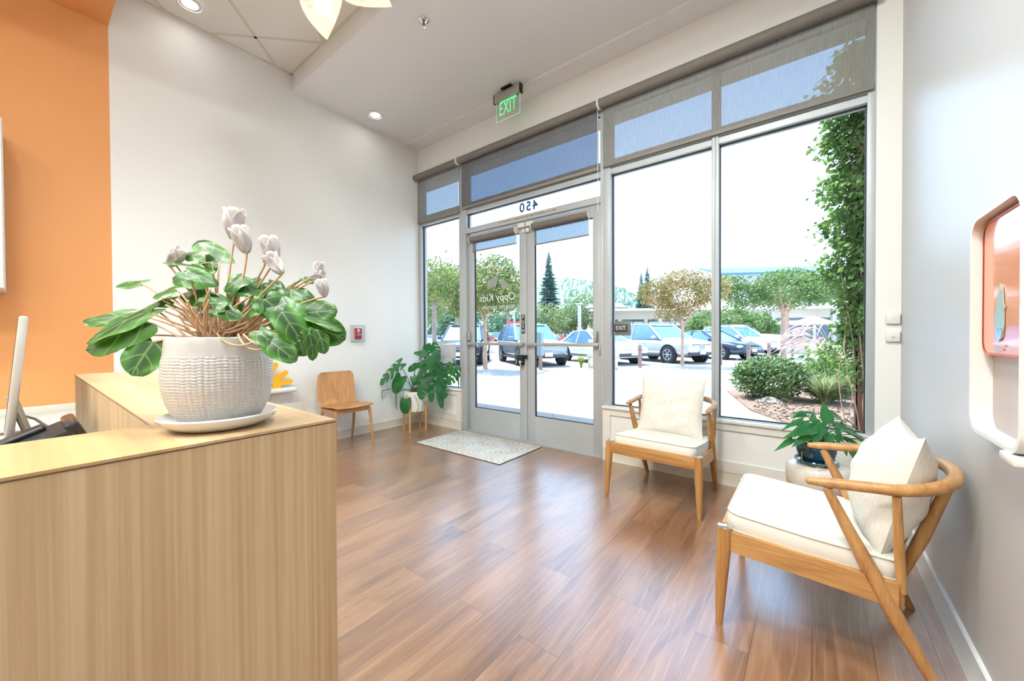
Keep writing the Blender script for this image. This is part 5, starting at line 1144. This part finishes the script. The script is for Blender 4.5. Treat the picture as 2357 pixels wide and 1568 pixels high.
def tuft(mb, c, n, h, spread, w, seed, droop=.5):
    rnd = random.Random(seed); c = V(c)
    for _ in range(n):
        a = rnd.uniform(0, 2*PI); hh = h*rnd.uniform(.6, 1.1); sp_r = spread*rnd.uniform(.2, 1); d = V((math.cos(a), math.sin(a), 0)); sd = V((-d.y, d.x, 0))*w*.5; p0 = c+d*spread*.12*rnd.random(); pts = []
        for k in range(5): u = k/4; pts.append(p0+d*sp_r*u**1.6+V((0, 0, hh*(u-droop*.5*u**3))))
        vs = []
        for k, q in enumerate(pts): f = 1-.85*(k/4)**1.5; vs += [q-sd*f, q+sd*f]
        mb.add(vs, [(2*k, 2*k+1, 2*k+3, 2*k+2) for k in range(4)])
    return mb
t = thing('stone_planter', 'low pale stone planter block in front of the white sedan', 'planter', GP(1368, 846), R(-30))
MB().box((-.05, -.25, 0), (.95, .35, .40), .01).build('stone_block', M_STONE, t); MB().box((-.09, -.29, .40), (.99, .39, .47), .01).build('cap_stone', M_CAPS, t)
tag(tuft(MB(), (0, 0, 0), 130, .62, .28, .02, 2).build('grass_tuft', GRS, None, flat=True, loc=GP(1338, 846)), 'bright green grass tuft beside the stone planter', 'grass')
for px, py, lab in ((1285, 809, 'white bowl planter between the parked cars seen through the right door'), (1122, 811, 'white bowl planter behind the trunk seen through the left door')):
    t = thing('bowl_planter', lab, 'planter', GP(px, py), 0, 'white bowl planters'); MB().lathe([(0, 0), (.5, 0), (.62, .3), (.78, .72), (.8, .78), (.74, .78), (.7, .7), (0, .66)], 32).build('bowl', M_CWHI, t)
    cloud(MB(), (0, 0, .95), (.6, .6, .3), 160, .22, 5).build('flowers', treemat('pink_flowers_%d' % px, [(120, 130, 70), (214, 130, 120), (230, 170, 150)], .3, 4), t, flat=True)
t = thing('low_stone_wall', 'low pale stone seat wall behind the green tree and a bollard', 'wall', GP(1826, 814), R(-14)); MB().box((-.9, 0, 0), (.95, .5, .72), .01).build('wall_block', M_STONE, t); MB().box((-.94, -.04, .72), (.99, .54, .82), .01).build('wall_cap', M_CAPS, t)
tag(tuft(MB(), (0, 0, 0), 170, .8, .8, .04, 6).build('grass_tuft', GRS, None, flat=True, loc=GP(1772, 816)), 'pale grass clump left of the low stone wall', 'grass')
# lamp post with red banners
t = thing('banner_pole', 'light pole with a pair of red banners seen through the left glass door', 'light pole', at(1184, 36)); MB().tube([(0, 0, 0), (0, 0, 3.6)], .06, 10).build('pole', M_RIM, t)
for s in (-1, 1):
    bn = MB().box((s*.07 if s > 0 else -.75, -.01, 1.55), (.75 if s > 0 else -.07, .01, 2.55)).build('banner', mat('red_banner%s' % ('' if s > 0 else '_b'), (214, 84, 96), .7), t); bn.rotation_euler.z = _yaw
t = thing('light_pole', 'pale square light pole above the tan umbrellas', 'light pole', at(1334, 46)); MB().box((-.16, -.16, 0), (.16, .16, 4.9), .02).build('pole', mat('pale_pole', (206, 196, 190), .6), t); MB().box((-.35, -.35, 4.9), (.35, .35, 5.05), .02).build('lamp_head', M_RIM, t)
# umbrellas
M_UMB = mat('tan_canvas', (226, 200, 180), .8); M_DKM = mat('dark_metal', (60, 66, 74), .5, .4)
def umbrella(label, loc, r, zt, dz, px):
    t = thing('patio_umbrella', label, 'umbrella', loc, R(15), 'tan patio umbrellas'); n = 8; vs = [(0, 0, zt)]+[(r*math.cos(2*PI*k/n), r*math.sin(2*PI*k/n), zt-dz) for k in range(n)]+[(r*math.cos(2*PI*k/n), r*math.sin(2*PI*k/n), zt-dz-.16) for k in range(n)]
    solid(MB().add(vs, [(0, 1+k, 1+(k+1) % n) for k in range(n)]+[(1+k, 1+n+k, 1+n+(k+1) % n, 1+(k+1) % n) for k in range(n)]).build('canopy', M_UMB, t, 10), .01)
    MB().tube([(0, 0, 0), (0, 0, zt)], .03, 8).build('pole', M_DKM, t)
umbrella('large tan patio umbrella over the cafe tables by the vine', at(1870, 34), 1.75, zat(727, 34), .62, 0)
umbrella('left tan umbrella beyond the white sedan', at(1330, 54), 1.3, 2.7, .7, 0); umbrella('right tan umbrella beyond the white sedan beside the door stile', at(1368, 58), 1.3, 2.8, .7, 0)
M_CHF = mat('cafe_red', (206, 92, 74), .6)
def cafe_chair(label, loc, rz, m_):
    t = thing('cafe_chair', label, 'chair', loc, rz, 'cafe chairs on the patio'); MB().box((-.22, -.22, .44), (.22, .22, .47), .01).build('seat', m_, t); MB().box((-.22, .19, .5), (.22, .22, .88), .01).build('backrest', m_, t)
    for sx_ in (-1, 1):
        for sy_ in (-1, 1): MB().tube([(sx_*.2, sy_*.2, 0), (sx_*.2, sy_*.2, .9 if sy_ > 0 else .45)], .016, 6).build('leg', M_DKM, t)
for px, dep, lab, rz in ((1836, 33, 'red cafe chair left of the patio table', 20), (1851, 34.5, 'red cafe chair behind the patio table', 180), (1884, 32.5, 'red cafe chair right of the patio table', -60)): cafe_chair(lab, at(px, dep), R(rz), M_CHF)
for px, dep, lab in ((1858, 32.8, 'dark round cafe table under the tan umbrella'), (1893, 31, 'dark round cafe table nearest the vine')):
    t = thing('cafe_table', lab, 'table', at(px, dep), 0, 'cafe tables on the patio'); MB().lathe([(0, .72), (.5, .72), (.5, .75), (0, .75)], 24).build('tabletop', M_DKM, t); MB().tube([(0, 0, 0), (0, 0, .72)], .035, 8).lathe([(0, 0), (.3, 0), (.28, .03), (0, .04)], 20).build('pedestal', M_DKM, t)
# ---------------------------------------------------------------- shop building across the car park
bd = thing('shop_building', 'long pale shop building with a blue metal roof across the car park', 'building', at(1700, 46))
Mb = Matrix.Rotation(_yaw-R(6), 4, 'Z')
def bb(lo, hi, bev=0): return MB().box(lo, hi, bev, M=Mb)
M_BW = mat('shop_wall', (226, 216, 200), .8); M_BB = mat('blue_metal_roof', (84, 130, 172), .4, .3); M_LV = mat('louvre_blue', (120, 158, 194), .5); M_GLZ = mat('shop_glass', (70, 100, 116), .1, coat=.5); M_AWN = mat('dark_awning', (124, 122, 134), .7)
bb((-17, 1.2, 0), (-1.5, 9, 4.3)).build('low_wing_wall', M_BW, bd); bb((-1.5, .6, 0), (24, 14, 7.3)).build('main_wall', M_BW, bd)
bb((-17.6, -1.6, 4.15), (24, 1.4, 4.4)).build('canopy_slab', M_CWHI, bd)
bb((-1.6, .5, 7.2), (24, .8, 7.45)).build('white_band', M_CWHI, bd)
lv = MB()
for k in range(6): lv.box((-1.6, .35+.03*k, 7.5+.19*k), (24, .6+.03*k, 7.6+.19*k), M=Mb)
lv.build('louvre_band', M_LV, bd)
rf = MB(); a0, b0 = (-9, .2, 7.6), (24.5, .2, 7.6); vs = [Mb @ V(p) for p in ((-2, .1, 8.65), (24.5, .1, 8.65), (24.5, 7, 10.4), (-2, 7, 10.4), (-2, .1, 8.45), (24.5, .1, 8.45), (24.5, 7, 10.2), (-2, 7, 10.2))]
rf.add(vs, [(0, 1, 2, 3), (7, 6, 5, 4), (0, 4, 5, 1), (1, 5, 6, 2), (2, 6, 7, 3), (3, 7, 4, 0)])
for k in range(31): rf.box((-2+.85*k, .05, 8.65), (-1.96+.85*k, .09, 8.72), M=Mb)
rf.build('metal_roof', M_BB, bd)
for k in range(11):
    x = -16.6+3.2*k; f_ = .58 if x >= -1.5 else 1.18
    if x < -1.5 < x+2.7: continue
    wv_ = bb((x, f_-.04, .4), (x+2.7, f_+.02, 3.2)).build('shop_window', M_GLZ, bd); bb((x+.1, f_-.06, 2.4), (x+2.6, f_-.03, 2.9)).build('sign_panel', M_BW, wv_); bb((x+1.32, f_-.07, .4), (x+1.4, f_-.02, 3.2)).build('window_mullion', M_DKM, wv_)
for x in (-15.2, -9.6, -3.5, 3, 9.5, 16): bb((x, -1.3, 0), (x+.42, -.9, 4.15)).build('column', M_CAPS, bd)
aw = MB(); vs = [Mb @ V(p) for p in ((-17.6, 1.1, 5.3), (-13.6, 1.1, 5.3), (-13.2, -1.6, 4.55), (-18.2, -1.6, 4.55), (-17.6, 1.2, 5.2), (-13.6, 1.2, 5.2), (-13.2, -1.5, 4.45), (-18.2, -1.5, 4.45))]; aw.add(vs, [(0, 1, 2, 3), (7, 6, 5, 4), (0, 4, 5, 1), (1, 5, 6, 2), (2, 6, 7, 3), (3, 7, 4, 0)]); aw.build('awning', M_AWN, bd)
# ---------------------------------------------------------------- planting bed by the window
bed = [(-.78, 7.12), (-.05, 6.0), (.35, 5.3), (1.9, 5.0), (2.4, 10.5), (.2, 10.6), (-1.25, 9.9), (-1.42, 9.2)]
M_MUL = mat('bark_mulch', (140, 116, 100), .95, var=.45, vs=30, bmp=1.0, bs=60, bd=.03)
fixnormals(tag(MB().prism(bed, -.003, .03).build('mulch_bed', M_MUL), kind='structure'))
mc = MB(); rnd = random.Random(6)
for _ in range(700):
    x, y = rnd.uniform(-.75, .9), rnd.uniform(5.2, 8.0)
    if (x+.78)*1.12+(y-7.12)*.73 < .03: continue
    M = Matrix.Translation((x, y, .035)) @ Euler((rnd.uniform(-.5, .5), rnd.uniform(-.5, .5), rnd.uniform(0, 6))).to_matrix().to_4x4(); mc.cbox((0, 0, 0), (.05, .022, .008), M=M)
tag(mc.build('bark_chips', M_MUL), 'loose bark chips scattered over the planting bed', 'mulch', kind='stuff')
ke = MB()
for (p, q) in zip(bed, bed[1:4]):
    d_ = V((q[0]-p[0], q[1]-p[1], 0)); M = Matrix.Translation(((p[0]+q[0])/2, (p[1]+q[1])/2, .04)) @ Matrix.Rotation(math.atan2(d_.y, d_.x), 4, 'Z'); ke.cbox((0, 0, 0), (d_.length+.04, .07, .09), .008, M=M)
def rock(label, loc, r, seed):
    rnd = random.Random(seed); mb = MB(); mb.ball((0, 0, 0), 1, 14, 10); mb.v = [(x*r[0]*(1+.18*math.sin(5*x+seed)+.1*math.sin(9*y)), y*r[1]*(1+.15*math.sin(6*z+seed)), z*r[2]*(1+.15*math.cos(4*x+3*y))) for x, y, z in mb.v]
    tag(mb.build('boulder', M_ROCK, None, 30, loc=V(loc)+V((0, 0, r[2]*.5))), label, 'rock', 'boulders in the planting bed')
M_ROCK = mat('tan_rock', (176, 160, 146), .9, var=.2, vs=9)
rock('flat boulder at the foot of the clipped green bush', GP(1772, 930), (.2, .14, .08), 1); rock('small pale stone beside the flat boulder', GP(1795, 934), (.06, .05, .05), 2)
BSH = treemat('bush_leaves', [(40, 84, 50), (88, 130, 74), (150, 176, 104), (196, 206, 150)], .25, 5)
def bush(label, c, rad, n, size, seed, stem=True, m_=None):
    t = thing('shrub', label, 'shrub', (c[0], c[1], 0), 0, 'shrubs in the planting bed'); f = MB(); cloud(f, (0, 0, rad[2]*1.02), rad, n, size, seed, .6, .4)
    rnd = random.Random(seed)
    for k in range(7): a = rnd.uniform(0, 2*PI); cloud(f, (math.cos(a)*rad[0]*.6, math.sin(a)*rad[1]*.6, rad[2]*1.25), (rad[0]*.4, rad[1]*.4, rad[2]*.5), n//8, size, seed+k+1, .5, .4)
    f.build('foliage', m_ or BSH, t, flat=True); b = MB()
    for k in range(6): a = k; b.tube([(0, 0, 0), (math.cos(a)*rad[0]*.5, math.sin(a)*rad[1]*.5, rad[2])], .012, 5)
    b.build('stems', M_BARK2, t)
bush('dense rounded green shrub in the bed outside the big window', (-.62, 8.55), (.62, .62, .40), 5200, .055, 3)
bush('low yellow-green shrub behind the grass beside the vine post', (.35, 9.6), (.62, .5, .36), 2600, .06, 12, m_=TG3)
bush('small green shrub at the foot of the vine post', (.22, 8.6), (.3, .3, .3), 1400, .055, 14)
M_GR2 = treemat('silver_grass', [(150, 170, 110), (196, 208, 150), (222, 226, 190)], .35, 4)
t = thing('ornamental_grass', 'silvery spiky grass clump in front of the vine post', 'grass', (.16, 8.45, .03)); tuft(MB(), (0, 0, 0), 620, .62, .6, .012, 4, .35).build('blades', M_GR2, t, flat=True)
M_PLU = mat('grass_plume', (226, 196, 188), .8)
t = thing('fountain_grass', 'fountain grass with pink arching plumes beyond the clipped bush', 'grass', (.42, 10.9, 0)); tuft(MB(), (0, 0, 0), 420, .9, .75, .014, 9, .6).build('blades', M_GR2, t, flat=True)
pl = MB(); rnd = random.Random(31)
for k in range(44):
    a = rnd.uniform(PI*.75, PI*1.65); l = rnd.uniform(.8, 1.35); h = rnd.uniform(.9, 1.55); d = V((math.cos(a), math.sin(a), 0)); P = [V((0, 0, .1)), d*l*.2+V((0, 0, h*.9)), d*l*.6+V((0, 0, h*1.15)), d*l+V((0, 0, h*.75))]; q = bez(P, 14); pl.tube(q, [.003]*8+[.006, .011, .014, .014, .012, .008, .003], 5)
pl.build('plumes', M_PLU, t, 180)
t = thing('garden_chair', 'small orange slatted garden chair among the grasses', 'chair', (.38, 10.1, 0), R(30)); M_OR = mat('orange_chair', (226, 120, 84), .6)
MB().box((-.16, -.16, .3), (.16, .16, .325), .005).build('seat', M_OR, t)
for k in range(3): MB().box((-.15+.105*k, .14, .33), (-.06+.105*k, .165, .74), .005).build('back_slat', M_OR, t)
for sx_ in (-1, 1):
    for sy_ in (-1, 1): MB().box((sx_*.14-.02, sy_*.14-.02, 0), (sx_*.14+.02, sy_*.14+.02, .3)).build('leg', M_OR, t)
# post with vine
M_RUST = mat('rusted_steel', (122, 84, 68), .75, .1, var=.3, vs=9); M_BLK = mat('block_masonry', (150, 140, 132), .9, var=.15, vs=8)
t = thing('canopy_post', 'rust-edged masonry post wrapped in climbing vine outside the window', 'post', (.42, 6.3, 0))
pb = MB()
for k in range(24): pb.box((.07, .03, .2*k), (.5, .45, .2*k+.19), .006)
pb.build('block_courses', M_BLK, t); MB().box((0, 0, 0), (.07, .012, 4.7)).box((0, 0, 0), (.012, .3, 4.7)).build('steel_angle', M_RUST, t)
VN = treemat('vine_leaves', [(60, 104, 56), (104, 154, 74), (156, 190, 104), (212, 220, 160)], .45, 3.5)
t = thing('climbing_vine', 'dense leafy vine climbing the post to the canopy at the window edge', 'vine', (.42, 6.3, 0)); f = MB(); rnd = random.Random(17)
for k in range(26):
    z = 1.1+.142*k; rx = .34 if z > 1.9 else .20+.14*(z-1.1)/.8
    cloud(f, (-.04+rnd.uniform(-.12, .10)+(.1 if z < 1.9 else 0), -.05+rnd.uniform(-.1, .2), z), (rx*rnd.uniform(.85, 1.2), rx*.9, .22), 330, .075, 200+k, .35)
cloud(f, (.05, .0, .75), (.22, .2, .3), 260, .06, 240, .3); cloud(f, (-.25, .3, .9), (.3, .3, .28), 420, .06, 241, .3)
f.build('foliage', VN, t, flat=True); s_ = MB()
for k in range(9):
    x0 = rnd.uniform(-.1, .3); q = []
    for j in range(14): q.append((x0+.08*math.sin(j*.9+k)+.02*j*(rnd.random()-.5), -.04+.05*math.cos(j*.7+k), .36*j))
    s_.tube(q, .0055, 6)
s_.build('stems', M_BARK, t)
# ================================================================ LIGHT
w = bpy.data.worlds.new('sky'); SC.world = w; w.use_nodes = True; nt = w.node_tree; bg = nt.nodes['Background']
tc = N(nt, 'ShaderNodeTexCoord'); sp2 = N(nt, 'ShaderNodeSeparateXYZ'); L(nt, tc.outputs['Generated'], sp2.inputs[0])
c = ramp(nt, sp2.outputs['Z'], [(.0, (.74, .91, 1.1)), (.30, (.68, .9, 1.18)), (.55, (.50, .74, 1.12)), (1.0, (.36, .60, 1.05))])
L(nt, c, bg.inputs['Color']); bg.inputs['Strength'].default_value = 2.9
sl = bpy.data.lights.new('sun', 'SUN'); so = bpy.data.objects.new('sun', sl); COL.objects.link(so)
sl.energy = 13.0; sl.color = (.98, .98, .98); sl.angle = R(.6)
sd = V((-1.75, .95, 4.2)).normalized(); so.rotation_euler = sd.to_track_quat('Z', 'Y').to_euler(); so.location = (-8, 12, 20)
